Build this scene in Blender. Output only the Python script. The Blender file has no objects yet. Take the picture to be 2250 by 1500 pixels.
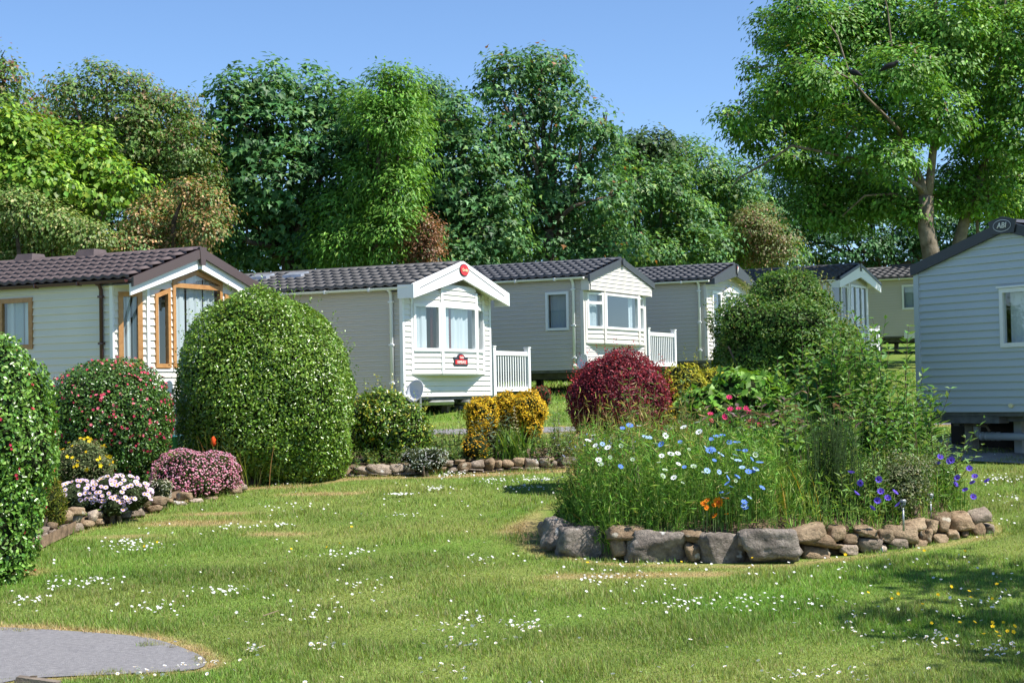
import bpy, math, random
import numpy as np
from mathutils import Vector, Matrix
sc = bpy.context.scene
R = math.radians
RNG = np.random.default_rng(7)
random.seed(7)

# ------------------------------------------------------------------ camera, sky, sun, exposure
CAMZ = 1.8
FPX, PITCH, ROLL = 3683.7, R(1.854), R(1.1067)
cd = bpy.data.cameras.new('camera'); cam = bpy.data.objects.new('camera', cd); sc.collection.objects.link(cam)
cd.sensor_width = 36; cd.lens = FPX/2250*36; cd.clip_start = .1; cd.clip_end = 2000
cam.location = (0, 0, CAMZ)
cam.rotation_euler = (Matrix.Rotation(R(90)+PITCH, 3, 'X') @ Matrix.Rotation(-ROLL, 3, 'Z')).to_euler()
sc.camera = cam
SUN = np.array([.921, -.391]); SUN = SUN/np.linalg.norm(SUN); ELEV = R(54)
SD = np.array([SUN[0]*math.cos(ELEV), SUN[1]*math.cos(ELEV), math.sin(ELEV)])
w = bpy.data.worlds.new('World'); sc.world = w; w.use_nodes = True
nt = w.node_tree; bg = nt.nodes['Background']
sky = nt.nodes.new('ShaderNodeTexSky'); sky.sky_type = 'NISHITA'; sky.sun_disc = False
sky.sun_elevation = ELEV; sky.sun_rotation = math.atan2(SUN[0], SUN[1])
sky.altitude = 0; sky.air_density = .78; sky.dust_density = 0; sky.ozone_density = 6.0
nt.links.new(sky.outputs[0], bg.inputs[0]); bg.inputs[1].default_value = .1
sl = bpy.data.lights.new('sun', 'SUN'); so = bpy.data.objects.new('sun', sl); sc.collection.objects.link(so)
sl.energy = 4.6; sl.angle = R(.53); sl.color = (1, .955, .89)
so.rotation_euler = Vector(-SD).to_track_quat('-Z', 'Y').to_euler()
sc.view_settings.view_transform = 'Standard'; sc.view_settings.look = 'None'
sc.view_settings.exposure = .92; sc.view_settings.gamma = 1
sc.render.engine = 'CYCLES'
cy = sc.cycles; cy.max_bounces = 8; cy.diffuse_bounces = 3; cy.glossy_bounces = 3; cy.transmission_bounces = 6
cy.transparent_max_bounces = 12; cy.caustics_reflective = False; cy.caustics_refractive = False
cy.use_denoising = True
try: cy.denoiser = 'OPENIMAGEDENOISE'
except Exception: pass

# ------------------------------------------------------------------ helpers
def tag(o, label=None, cat=None, group=None, kind=None):
    if label: o['label'] = label
    if cat: o['category'] = cat
    if group: o['group'] = group
    if kind: o['kind'] = kind
    return o
def link(o, parent=None):
    sc.collection.objects.link(o)
    if parent is not None: o.parent = parent
    return o
def thing(name, label, cat, loc=(0, 0, 0), rz=0, group=None):
    o = bpy.data.objects.new(name, None); link(o); o.empty_display_size = .2
    o.location = loc; o.rotation_euler = (0, 0, rz)
    return tag(o, label, cat, group)
def mesh_np(name, V, F, mat, col=None, smooth=False):
    me = bpy.data.meshes.new(name)
    V = np.ascontiguousarray(V, dtype=np.float32).reshape(-1, 3); F = np.ascontiguousarray(F, dtype=np.int32)
    k = F.shape[1]
    me.vertices.add(len(V)); me.vertices.foreach_set('co', V.ravel())
    me.loops.add(F.size); me.loops.foreach_set('vertex_index', F.ravel())
    me.polygons.add(len(F)); me.polygons.foreach_set('loop_start', np.arange(0, F.size, k, dtype=np.int32))
    if smooth: me.polygons.foreach_set('use_smooth', np.ones(len(F), bool))
    if col is not None:
        c = np.ones((len(V), 4), np.float32); c[:, :3] = col
        a = me.color_attributes.new('Col', 'FLOAT_COLOR', 'POINT'); a.data.foreach_set('color', c.ravel())
    me.update(calc_edges=True)
    if mat: me.materials.append(mat)
    return me
def ob(name, me, parent=None, loc=(0, 0, 0), rz=0):
    o = bpy.data.objects.new(name, me); link(o, parent); o.location = loc; o.rotation_euler = (0, 0, rz)
    return o
class G:
    """collects boxes, prisms and tubes into one mesh"""
    def __init__(s): s.v = []; s.f = []
    def add(s, v, f):
        n = len(s.v); s.v += [tuple(p) for p in v]; s.f += [tuple(i+n for i in q) for q in f]; return s
    def box(s, a, b):
        x0, y0, z0 = a; x1, y1, z1 = b
        v = [(x0,y0,z0),(x1,y0,z0),(x1,y1,z0),(x0,y1,z0),(x0,y0,z1),(x1,y0,z1),(x1,y1,z1),(x0,y1,z1)]
        return s.add(v, [(3,2,1,0),(4,5,6,7),(0,1,5,4),(1,2,6,5),(2,3,7,6),(3,0,4,7)])
    def prism(s, A, B):
        """two matching rings of points"""
        n = len(A)
        return s.add(list(A)+list(B), [tuple(range(n-1, -1, -1)), tuple(range(n, 2*n))]+[(i, (i+1) % n, n+(i+1) % n, n+i) for i in range(n)])
    def tube(s, pts, rad, n=8, cap=True):
        pts = [Vector(p) for p in pts]
        if not isinstance(rad, (list, tuple, np.ndarray)): rad = [rad]*len(pts)
        rings = []; up = Vector((.13, .21, 1)).normalized(); prev = None
        for i, p in enumerate(pts):
            t = (pts[min(i+1, len(pts)-1)]-pts[max(i-1, 0)]).normalized()
            a = prev if prev is not None else (up.cross(t) if abs(t.dot(up)) < .95 else Vector((1, 0, 0)).cross(t))
            a = (a-t*a.dot(t)).normalized(); b = t.cross(a); prev = a
            rings.append([p+(a*math.cos(j*2*math.pi/n)+b*math.sin(j*2*math.pi/n))*rad[i] for j in range(n)])
        base = len(s.v); f = []
        for r_ in rings: s.v += [tuple(q) for q in r_]
        for i in range(len(pts)-1):
            for j in range(n):
                f.append((base+i*n+j, base+i*n+(j+1) % n, base+(i+1)*n+(j+1) % n, base+(i+1)*n+j))
        if cap:
            f.append(tuple(base+j for j in range(n-1, -1, -1))); f.append(tuple(base+(len(pts)-1)*n+j for j in range(n)))
        s.f += f; return s
    def mesh(s, name, mat, smooth=False):
        me = bpy.data.meshes.new(name); me.from_pydata(s.v, [], s.f); me.update()
        if smooth: me.polygons.foreach_set('use_smooth', [True]*len(me.polygons))
        if mat: me.materials.append(mat)
        return me
    def build(s, name, mat, parent=None, smooth=False): return ob(name, s.mesh(name, mat, smooth), parent)

_gy = np.array([-10, 6, 9, 10.5, 12, 14.6, 24.7, 32, 38, 44, 52, 62, 80, 110, 600.])
_gz = np.array([-1.8, -1.8, -1.78, -1.755, -1.67, -1.515, -.91, -.47, -.02, .27, .72, 1.3, 2.2, 3, 3.])+CAMZ
def gz(y):
    y = np.asarray(y, float)
    return sum(np.interp(y+o, _gy, _gz) for o in (-1.2, -.6, 0, .6, 1.2))/5
def ray(px, py):
    X = px-1125; Y = 750-py
    Xu = X*math.cos(ROLL)+Y*math.sin(ROLL); Yu = -X*math.sin(ROLL)+Y*math.cos(ROLL)
    c, s = math.cos(PITCH), math.sin(PITCH)
    d = np.array([Xu, FPX*c-Yu*s, Yu*c+FPX*s])
    return d/d[1]
def at(px, py, y):
    """point on the line of sight at distance y"""
    d = ray(px, py); return np.array([d[0]*y, y, CAMZ+d[2]*y])
def atg(px, py):
    """where the line of sight meets the ground"""
    d = ray(px, py); t = np.linspace(7, 120, 4000); h = CAMZ+d[2]*t-gz(t)
    i = int(np.argmax(h <= 0)); i = i if h[i] <= 0 else len(t)-1
    return np.array([d[0]*t[i], t[i], float(gz(t[i]))])
def depth_of(px, py): return atg(px, py)[1]

class Noise:
    def __init__(s, seed, n=14):
        r = np.random.default_rng(seed); s.k = r.normal(size=(n, 3)); s.p = r.uniform(0, 6.28, n)
    def __call__(s, P, f=1.):
        return np.sin(np.asarray(P)@(s.k.T*f)+s.p).sum(1)/math.sqrt(len(s.p)/2.)
def unit(a): return a/np.maximum(np.linalg.norm(a, axis=-1, keepdims=True), 1e-9)

# ------------------------------------------------------------------ materials
def newmat(name):
    m = bpy.data.materials.new(name); m.use_nodes = True; return m, m.node_tree, m.node_tree.nodes['Principled BSDF']
def mat(name, col, rough=.5, spec=.5, metal=0, noise=.0, nscale=20, bump=0, bscale=80, col2=None, coat=0):
    m, t, b = newmat(name); L = t.links
    b.inputs['Roughness'].default_value = rough; b.inputs['Metallic'].default_value = metal
    b.inputs['Specular IOR Level'].default_value = spec; b.inputs['Coat Weight'].default_value = coat
    b.inputs['Base Color'].default_value = (*col, 1)
    tc = t.nodes.new('ShaderNodeTexCoord')
    if noise or col2:
        n = t.nodes.new('ShaderNodeTexNoise'); n.inputs['Scale'].default_value = nscale; n.inputs['Detail'].default_value = 6
        L.new(tc.outputs['Object'], n.inputs['Vector'])
        rp = t.nodes.new('ShaderNodeValToRGB'); rp.color_ramp.elements[0].position = .32; rp.color_ramp.elements[1].position = .68
        c2 = col2 or tuple(min(1, c*(1+noise)) for c in col)
        c1 = col if col2 else tuple(c*(1-noise) for c in col)
        rp.color_ramp.elements[0].color = (*c1, 1); rp.color_ramp.elements[1].color = (*c2, 1)
        L.new(n.outputs['Fac'], rp.inputs[0]); L.new(rp.outputs[0], b.inputs['Base Color'])
    if bump:
        n2 = t.nodes.new('ShaderNodeTexNoise'); n2.inputs['Scale'].default_value = bscale; n2.inputs['Detail'].default_value = 8
        L.new(tc.outputs['Object'], n2.inputs['Vector'])
        bp = t.nodes.new('ShaderNodeBump'); bp.inputs['Strength'].default_value = bump; bp.inputs['Distance'].default_value = .02
        L.new(n2.outputs['Fac'], bp.inputs['Height']); L.new(bp.outputs[0], b.inputs['Normal'])
    return m
def leafmat(name, rough=.45, spec=.4, trans=.3, tint=(1.25, 1.15, .55)):
    m, t, b = newmat(name); L = t.links
    a = t.nodes.new('ShaderNodeVertexColor'); a.layer_name = 'Col'
    L.new(a.outputs[0], b.inputs['Base Color']); b.inputs['Roughness'].default_value = rough
    b.inputs['Specular IOR Level'].default_value = spec
    tr = t.nodes.new('ShaderNodeBsdfTranslucent'); mx = t.nodes.new('ShaderNodeMix'); mx.data_type = 'RGBA'; mx.blend_type = 'MULTIPLY'
    mx.inputs[0].default_value = 1; L.new(a.outputs[0], mx.inputs[6]); mx.inputs[7].default_value = (*tint, 1)
    L.new(mx.outputs[2], tr.inputs[0])
    ms = t.nodes.new('ShaderNodeMixShader'); ms.inputs[0].default_value = trans
    L.new(b.outputs[0], ms.inputs[1]); L.new(tr.outputs[0], ms.inputs[2])
    L.new(ms.outputs[0], t.nodes['Material Output'].inputs[0]); return m
M = {}
M['leaf'] = leafmat('leaf', .48, .35, .34)
M['leaf_gloss'] = leafmat('glossy_leaf', .3, .55, .2)
M['leaf_matt'] = leafmat('matt_leaf', .7, .2, .3)
M['petal'] = leafmat('petal', .6, .2, .35, (1, 1, 1))
M['grass'] = leafmat('grass', .55, .3, .38, (1.15, 1.15, .6))
M['bark'] = mat('bark', (.11, .085, .06), .9, .2, noise=.5, nscale=6, bump=.8, bscale=18)
M['ashbark'] = mat('ash_bark', (.1, .078, .05), .9, .2, col2=(.24, .2, .15), nscale=4, bump=.7, bscale=22)
M['twig'] = mat('twig', (.2, .15, .1), .85, .2)
M['core'] = mat('core_dark_green', (.022, .03, .012), .95, .05, noise=.5, nscale=14, bump=1, bscale=30)  # bush cores: shade among the leaves put into the colour; also pot stems
M['redcore'] = mat('core_dark_red', (.03, .012, .014), .95, .05, noise=.5, nscale=14, bump=1, bscale=30)  # reddish version for the barberry core, shade painted in likewise
M['soil'] = mat('soil', (.07, .05, .032), .95, .1, col2=(.19, .135, .085), nscale=9, bump=1, bscale=35)

def stone_mat(name, c1, c2, lich, seed):
    m, t, b = newmat(name); L = t.links; b.inputs['Roughness'].default_value = .9; b.inputs['Specular IOR Level'].default_value = .25
    tc = t.nodes.new('ShaderNodeTexCoord'); oi = t.nodes.new('ShaderNodeObjectInfo')
    va = t.nodes.new('ShaderNodeVectorMath'); va.operation = 'ADD'; L.new(tc.outputs['Object'], va.inputs[0])
    sc_ = t.nodes.new('ShaderNodeVectorMath'); sc_.operation = 'SCALE'; cb = t.nodes.new('ShaderNodeCombineXYZ')
    for i in range(3): L.new(oi.outputs['Random'], cb.inputs[i])
    L.new(cb.outputs[0], sc_.inputs[0]); sc_.inputs[3].default_value = 37.; L.new(sc_.outputs[0], va.inputs[1])
    def noise(s, d=7, r=.6):
        n = t.nodes.new('ShaderNodeTexNoise'); n.inputs['Scale'].default_value = s; n.inputs['Detail'].default_value = d
        n.inputs['Roughness'].default_value = r; L.new(va.outputs[0], n.inputs['Vector']); return n
    def ramp(n, a, bb, ca, cb_):
        r_ = t.nodes.new('ShaderNodeValToRGB'); e = r_.color_ramp.elements
        e[0].position, e[1].position = a, bb; e[0].color = (*ca, 1); e[1].color = (*cb_, 1); L.new(n.outputs['Fac'], r_.inputs[0]); return r_
    r1 = ramp(noise(5), .3, .72, c1, c2); r2 = ramp(noise(28), .3, .7, (.55, .55, .55), (1.15, 1.15, 1.15))
    mul = t.nodes.new('ShaderNodeMix'); mul.data_type = 'RGBA'; mul.blend_type = 'MULTIPLY'; mul.inputs[0].default_value = .8
    L.new(r1.outputs[0], mul.inputs[6]); L.new(r2.outputs[0], mul.inputs[7])
    br = t.nodes.new('ShaderNodeMapRange'); L.new(oi.outputs['Random'], br.inputs[0]); br.inputs[3].default_value = .72; br.inputs[4].default_value = 1.2
    mul2 = t.nodes.new('ShaderNodeVectorMath'); mul2.operation = 'SCALE'; L.new(mul.outputs[2], mul2.inputs[0]); L.new(br.outputs[0], mul2.inputs[3])
    rl = ramp(noise(7.5, 2, .4), .66, .7, (0, 0, 0), (1, 1, 1))
    mx = t.nodes.new('ShaderNodeMix'); mx.data_type = 'RGBA'; L.new(rl.outputs[0], mx.inputs[0]); L.new(mul2.outputs[0], mx.inputs[6]); mx.inputs[7].default_value = (*lich, 1)
    L.new(mx.outputs[2], b.inputs['Base Color'])
    bp = t.nodes.new('ShaderNodeBump'); bp.inputs['Strength'].default_value = 1.; bp.inputs['Distance'].default_value = .05
    L.new(noise(22, 10, .7).outputs['Fac'], bp.inputs['Height']); L.new(bp.outputs[0], b.inputs['Normal'])
    return m
M['stone_grey'] = stone_mat('grey_stone', (.12, .1, .085), (.44, .38, .32), (.56, .55, .52), 1)
M['stone_tan'] = stone_mat('tan_stone', (.2, .13, .075), (.56, .42, .27), (.52, .46, .36), 2)
M['stone_pale'] = stone_mat('pale_stone', (.26, .2, .15), (.56, .46, .36), (.66, .63, .58), 3)

M['white_pvc'] = mat('white_pvc', (.8, .8, .79), .35, .5)
M['white_clad'] = mat('white_cladding', (.78, .75, .7), .45, .4, noise=.03, nscale=3)
M['cream_clad'] = mat('cream_cladding', (.7, .66, .58), .5, .4, noise=.04, nscale=3, bump=.12, bscale=60)
M['beige_clad'] = mat('beige_cladding', (.66, .62, .57), .45, .4, noise=.04, nscale=2)
M['side_beige'] = mat('side_cladding', (.62, .56, .48), .45, .4, noise=.04, nscale=2)
M['pale_clad'] = mat('pale_grey_cladding', (.5, .55, .58), .45, .4, noise=.03, nscale=2)  # cool tint of blue-sky shade is put into this base colour
M['brown_pvc'] = mat('brown_pvc', (.075, .03, .028), .35, .5)
M['oak'] = mat('oak_foil', (.36, .17, .055), .4, .5, col2=(.46, .24, .085), nscale=12)
M['roof_brown'] = mat('brown_roof_tile', (.1, .075, .072), .55, .4, noise=.18, nscale=4, bump=.1, bscale=200)
M['roof_grey'] = mat('grey_roof_tile', (.095, .09, .086), .55, .4, noise=.16, nscale=4, bump=.1, bscale=200)
M['roof_dark'] = mat('charcoal_roof_tile', (.062, .064, .072), .5, .4, noise=.16, nscale=4, bump=.1, bscale=200)
M['barge_brown'] = mat('brown_barge', (.085, .06, .055), .4, .5)
M['barge_grey'] = mat('grey_barge', (.055, .06, .066), .42, .5)
M['barge_char'] = mat('charcoal_barge', (.022, .025, .03), .4, .5)
M['steel'] = mat('galvanised_steel', (.42, .43, .44), .45, .5, metal=.7, noise=.2, nscale=8)
M['chassis'] = mat('chassis', (.14, .145, .15), .6, .4, metal=.3, noise=.3, nscale=6)
M['black'] = mat('black_plastic', (.012, .012, .013), .6, .3)
M['greypipe'] = mat('grey_pipe', (.36, .39, .4), .5, .4)
M['block'] = mat('concrete_block', (.3, .29, .27), .9, .2, noise=.25, nscale=9, bump=.4)
M['timber'] = mat('weathered_timber', (.17, .14, .11), .85, .2, noise=.3, nscale=9, bump=.4)
M['interior'] = mat('interior_lining', (.45, .42, .36), .8, .2)
M['curtain'] = mat('white_curtain', (.78, .79, .8), .85, .1)
M['curtain_grey'] = mat('grey_blind', (.5, .55, .58), .85, .1)
M['curtain_red'] = mat('red_curtain', (.2, .03, .03), .85, .1)
M['dish'] = mat('dish_grey', (.55, .56, .58), .45, .5)
M['badge_red'] = mat('badge_red', (.55, .015, .02), .3, .5)
M['badge_dark'] = mat('badge_dark', (.02, .025, .035), .35, .5)
M['letter_white'] = mat('letter_white', (.85, .84, .78), .4, .4)
M['letter_cream'] = mat('letter_cream', (.85, .75, .45), .4, .4)
M['pot'] = mat('teal_pot', (.01, .12, .13), .4, .5)
M['tarmac'] = mat('tarmac', (.17, .165, .17), .9, .2, col2=(.235, .228, .23), nscale=30, bump=.5, bscale=160)
M['concrete'] = mat('concrete', (.3, .28, .25), .9, .2, noise=.2, nscale=4, bump=.4)
def glassmat():
    m = bpy.data.materials.new('window_glass'); m.use_nodes = True; t = m.node_tree; t.nodes.clear(); L = t.links
    o = t.nodes.new('ShaderNodeOutputMaterial'); tr = t.nodes.new('ShaderNodeBsdfTransparent'); tr.inputs[0].default_value = (.78, .84, .85, 1)
    g = t.nodes.new('ShaderNodeBsdfGlossy'); g.inputs['Roughness'].default_value = .01
    lw = t.nodes.new('ShaderNodeLayerWeight'); lw.inputs[0].default_value = .5; pw = t.nodes.new('ShaderNodeMath'); pw.operation = 'POWER'; L.new(lw.outputs['Facing'], pw.inputs[0]); pw.inputs[1].default_value = 3.; fr = t.nodes.new('ShaderNodeMapRange'); L.new(pw.outputs[0], fr.inputs[0]); fr.inputs[3].default_value = .1; fr.inputs[4].default_value = 1.
    mx = t.nodes.new('ShaderNodeMixShader'); L.new(fr.outputs[0], mx.inputs[0]); L.new(tr.outputs[0], mx.inputs[1]); L.new(g.outputs[0], mx.inputs[2])
    L.new(mx.outputs[0], o.inputs[0]); return m
M['glass'] = glassmat()

# ------------------------------------------------------------------ regions on the ground
BEDF = [(1184, 1178), (1200, 1200), (1230, 1216), (1330, 1234), (1500, 1238), (1700, 1240), (1800, 1228), (1900, 1218), (2000, 1204), (2080, 1190), (2130, 1180), (2172, 1168)]
def _bedpoly():
    f = np.array([atg(*q)[:2] for q in BEDF]); a, b = f[-1], f[0]; c = (a+b)/2; w_ = (a[0]-b[0])/2; k = np.linspace(0.12, math.pi-.12, 18)
    back = np.stack([c[0]+w_*1.02*np.cos(k), c[1]+.1+3.9*np.sin(k)**.8], 1); return np.concatenate([f, back])
BORDER = np.array([atg(*q)[:2] for q in ((-60, 1290), (60, 1215), (140, 1178), (250, 1150), (330, 1130), (390, 1105), (480, 1085), (560, 1070), (680, 1066), (770, 1050), (900, 1047), (1050, 1043), (1180, 1036), (1300, 1030), (1400, 1026))])
def border_front(x): return np.interp(x, BORDER[:, 0], BORDER[:, 1])
BDEPTH = 3.2
def in_border(x, y): f = border_front(x); return (y > f+.2) & (y < f+BDEPTH) & (x < BORDER[-1, 0])
PATHP = np.array([atg(*q)[:2] for q in ((-200, 1380), (0, 1380), (60, 1383), (200, 1391), (330, 1405), (420, 1432), (452, 1455), (420, 1474), (250, 1484), (100, 1490), (40, 1496), (-40, 1512), (-200, 1530))])
def smooth_poly(P, k=5):
    n = len(P); out = []
    for i in range(n):
        a, b, c, d_ = P[i-1], P[i], P[(i+1) % n], P[(i+2) % n]
        for j in range(k): t = j/k; out.append(.5*((2*b)+(c-a)*t+(2*a-5*b+4*c-d_)*t*t+(3*b-a-3*c+d_)*t**3))
    return np.array(out)
PATHP = smooth_poly(PATHP)
def poly_dist(x, y, P):
    """signed distance (negative inside)"""
    x = np.asarray(x, float); y = np.asarray(y, float); d = np.full(x.shape, 1e9); ins = np.zeros(x.shape, bool); n = len(P)
    for i in range(n):
        a, b = P[i], P[(i+1) % n]; e = b-a
        t = np.clip(((x-a[0])*e[0]+(y-a[1])*e[1])/max(e@e, 1e-9), 0, 1)
        d = np.minimum(d, np.hypot(x-a[0]-t*e[0], y-a[1]-t*e[1]))
        c = ((a[1] > y) != (b[1] > y)); xi = a[0]+(y-a[1])/(b[1]-a[1]+1e-12)*e[0]; ins ^= c & (x < xi)
    return np.where(ins, -d, d)
BACKPATH = (29.0, 30.1)
BEDP = _bedpoly(); BEDC = BEDP.mean(0)
def in_bed(x, y, grow=0.): return poly_dist(x, y, BEDP) < grow
NZ1, NZ2, NZ3 = Noise(1), Noise(2), Noise(3)
DRYSPOTS = [(*atg(430, 1150)[:2], .9, .35), (*atg(600, 1175)[:2], .5, .25), (*atg(250, 1180)[:2], .7, .22), (*atg(470, 1130)[:2], .8, .2), (*atg(1160, 1170)[:2], .35, .4), (*atg(1500, 1262)[:2], 1.3, .22), (*atg(60, 1260)[:2], .35, .4), (*atg(700, 1085)[:2], .8, .2)]
def dryness(x, y):
    x = np.asarray(x, float); y = np.asarray(y, float); P = np.stack([x, y, x*0], -1).reshape(-1, 3)
    n = NZ1(P, 1.3).reshape(x.shape)*.5+NZ2(P, 4.).reshape(x.shape)*.35
    d = np.clip(.3+.22*n, 0, 1)*.75
    pd = poly_dist(x, y, PATHP); d = np.maximum(d, np.clip(1.25-np.abs(pd-.02)/.16+.35*n, 0, 1))
    eb = poly_dist(x, y, BEDP); d = np.maximum(d, np.clip(1.0-np.abs(eb-.1)/.28+.3*n, 0, .95))
    bf = border_front(x)-y; d = np.maximum(d, np.where(x < BORDER[-1, 0], np.clip(1.1-np.abs(bf-.08)/.32+.35*n, 0, 1), 0))
    for sx, sy, a, b in DRYSPOTS: d = np.maximum(d, np.clip(1.1-np.hypot((x-sx)/a, (y-sy)/b)+.4*n, 0, .9))
    bp = np.minimum(np.abs(y-BACKPATH[0]), np.abs(y-BACKPATH[1])); d = np.maximum(d, np.clip(1-bp/.35+.2*n, 0, .9))
    return np.clip(d, 0, 1)
def grasscol(x, y, jit=0.):
    d = dryness(x, y)[..., None]; P = np.stack([np.asarray(x, float), np.asarray(y, float), np.asarray(x)*0.], -1).reshape(-1, 3)
    v = (NZ3(P, .9).reshape(d.shape)*.5+.5*NZ2(P, 2.6).reshape(d.shape))
    fresh = np.array([.13, .245, .035])*(1+.22*v); mid = np.array([.27, .33, .085]); dry = np.array([.5, .36, .19])
    c = np.where(d < .45, fresh+(mid-fresh)*(d/.45), mid+(dry-mid)*((d-.45)/.55))
    return c

# ground sheet
def axis(fine, lo, hi, step, out): return np.unique(np.concatenate([np.arange(lo, hi, step), out]))
gx = np.unique(np.concatenate([np.arange(-9, 9, .14), np.linspace(-40, -9, 40), np.linspace(9, 40, 40), [-600, -300, -120, 120, 300, 600]]))
gy = np.unique(np.concatenate([np.arange(9, 34, .14), np.linspace(-12, 9, 20), np.linspace(34, 110, 60), [160, 250, 400, 600]]))
X, Y = np.meshgrid(gx, gy); Z = gz(Y)
ii = np.arange(len(gx)*len(gy)).reshape(len(gy), len(gx))
F = np.stack([ii[:-1, :-1], ii[:-1, 1:], ii[1:, 1:], ii[1:, :-1]], -1).reshape(-1, 4)
col = grasscol(X, Y).reshape(-1, 3)*.72
m, t, b = newmat('lawn'); L = t.links; b.inputs['Roughness'].default_value = .95; b.inputs['Specular IOR Level'].default_value = .1
a = t.nodes.new('ShaderNodeVertexColor'); a.layer_name = 'Col'; tc = t.nodes.new('ShaderNodeTexCoord')
n = t.nodes.new('ShaderNodeTexNoise'); n.inputs['Scale'].default_value = 45; n.inputs['Detail'].default_value = 8; L.new(tc.outputs['Object'], n.inputs['Vector'])
rp = t.nodes.new('ShaderNodeValToRGB'); rp.color_ramp.elements[0].position = .3; rp.color_ramp.elements[1].position = .7
rp.color_ramp.elements[0].color = (.55, .6, .5, 1); rp.color_ramp.elements[1].color = (1.3, 1.25, 1.2, 1); L.new(n.outputs['Fac'], rp.inputs[0])
mx = t.nodes.new('ShaderNodeMix'); mx.data_type = 'RGBA'; mx.blend_type = 'MULTIPLY'; mx.inputs[0].default_value = 1
L.new(a.outputs[0], mx.inputs[6]); L.new(rp.outputs[0], mx.inputs[7]); L.new(mx.outputs[2], b.inputs['Base Color'])
bp = t.nodes.new('ShaderNodeBump'); bp.inputs['Strength'].default_value = .8; bp.inputs['Distance'].default_value = .03
L.new(n.outputs['Fac'], bp.inputs['Height']); L.new(bp.outputs[0], b.inputs['Normal'])
g = ob('ground', mesh_np('ground', np.stack([X, Y, Z], -1).reshape(-1, 3), F, m, col, True)); tag(g, kind='structure')
# tarmac path in the lower left corner: sheet that follows the lawn
def sheet(name, P, mt, lift, nx=40):
    P = np.asarray(P); c = P.mean(0); V = []; Fq = []; rings = 8; n = len(P)
    Q = []
    for i in range(n):
        for k in range(2): Q.append(P[i]+(P[(i+1) % n]-P[i])*k/2.)
    Q = np.array(Q); n = len(Q)
    for r_ in range(rings+1):
        s = r_/rings; W = c+(Q-c)*s
        V += [(p[0], p[1], float(gz(p[1]))+lift) for p in W]
    for r_ in range(rings):
        for i in range(n): Fq.append((r_*n+i, r_*n+(i+1) % n, (r_+1)*n+(i+1) % n, (r_+1)*n+i))
    return tag(ob(name, mesh_np(name, np.array(V), np.array(Fq), mt, None, True)), kind='structure')
sheet('tarmac_path', PATHP, M['tarmac'], .008)
bx = np.linspace(-14, 9, 60); V = []
for x in bx:
    for y in np.linspace(BACKPATH[0], BACKPATH[1], 3): V.append((x, y+.08*math.sin(x), float(gz(y))+.012))
F = [(3*i+j, 3*i+3+j, 3*i+4+j, 3*i+1+j) for i in range(len(bx)-1) for j in range(2)]
tag(ob('garden_path', mesh_np('garden_path', V, F, M['tarmac'])), kind='structure')
# soil of the island bed (mounded) and of the long border
def bedz(x, y):
    q = float(-poly_dist(np.array([x]), np.array([y]), BEDP)[0]); return float(gz(y))-.02+.34*max(0., min(1., (q-.12)/.3))**.7
def bedzv(P): P = np.asarray(P); q = -poly_dist(P[:, 0], P[:, 1], BEDP); return gz(P[:, 1])-.02+.34*np.clip((q-.12)/.3, 0, 1)**.7
V = []; F = []; nr = 14; ring = []
for i in range(len(BEDP)):
    for k in range(3): ring.append(BEDP[i]+(BEDP[(i+1) % len(BEDP)]-BEDP[i])*k/3)
ring = np.array(ring); na = len(ring)
for r_ in range(nr+1):
    q = BEDC+(ring-BEDC)*(1-(1-r_/nr)**1.6)*.97; V += [(a_, b_, z_) for (a_, b_), z_ in zip(q, bedzv(q))]
for r_ in range(nr):
    for k in range(na): F.append((r_*na+k, r_*na+(k+1) % na, (r_+1)*na+(k+1) % na, (r_+1)*na+k))
tag(ob('island_bed_soil', mesh_np('island_bed_soil', V, F, M['soil'], None, True)), kind='structure')
def borderz(x, y):
    u = (y-border_front(x))/BDEPTH; return float(gz(y))+.12*max(0., min(1., (u-.08)/.06))*max(0., 1-u)**.6
V = []; F = []; xs = np.linspace(-6.5, BORDER[-1, 0]-.05, 90); us = [0.06, .07, .08, .1, .13, .2, .3, .5, .7, .85, .97, 1]
for x in xs:
    for u in us: y = border_front(x)+BDEPTH*u; V.append((x, y, borderz(x, y)+.015))
for i in range(len(xs)-1):
    for j in range(len(us)-1): n0 = i*len(us)+j; F.append((n0, n0+len(us), n0+len(us)+1, n0+1))
tag(ob('border_soil', mesh_np('border_soil', V, F, M['soil'], None, True)), kind='structure')
P = np.array([[5.2, 23.6], [10.5, 19.5], [13, 22], [7.5, 27.5]]); sheet('concrete_pad', [p for p in P], M['concrete'], .02)

# ------------------------------------------------------------------ leaves and foliage
LEAF = (np.array([(0, 0, 0), (.42, .5, .07), (1, 0, -.08), (.42, -.5, .07)]), np.array([(0, 2, 1), (0, 3, 2)]))
LOBED = (np.array([(0, 0, 0), (.22, .55, .05), (.5, .18, .02), (1, 0, -.12), (.5, -.18, .02), (.22, -.55, .05)]), np.array([(0, 2, 1), (0, 3, 2), (0, 4, 3), (0, 5, 4)]))
BLADE = (np.array([(0, .5, 0), (0, -.5, 0), (1, 0, 0)]), np.array([(0, 1, 2)]))
PETAL5 = (np.array([(0, 0, 0)]+[(math.cos(i*math.pi/5)*(.5 if i % 2 == 0 else .3), math.sin(i*math.pi/5)*(.5 if i % 2 == 0 else .3), .12) for i in range(10)]), np.array([(0, 1+i, 1+(i+1) % 10) for i in range(10)]))
DOT = (np.array([(0, 0, .25), (.5, 0, 0), (0, .5, 0), (-.5, 0, 0), (0, -.5, 0), (0, 0, -.3)]), np.array([(0, 1, 2), (0, 2, 3), (0, 3, 4), (0, 4, 1), (5, 2, 1), (5, 3, 2), (5, 4, 3), (5, 1, 4)]))
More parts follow.
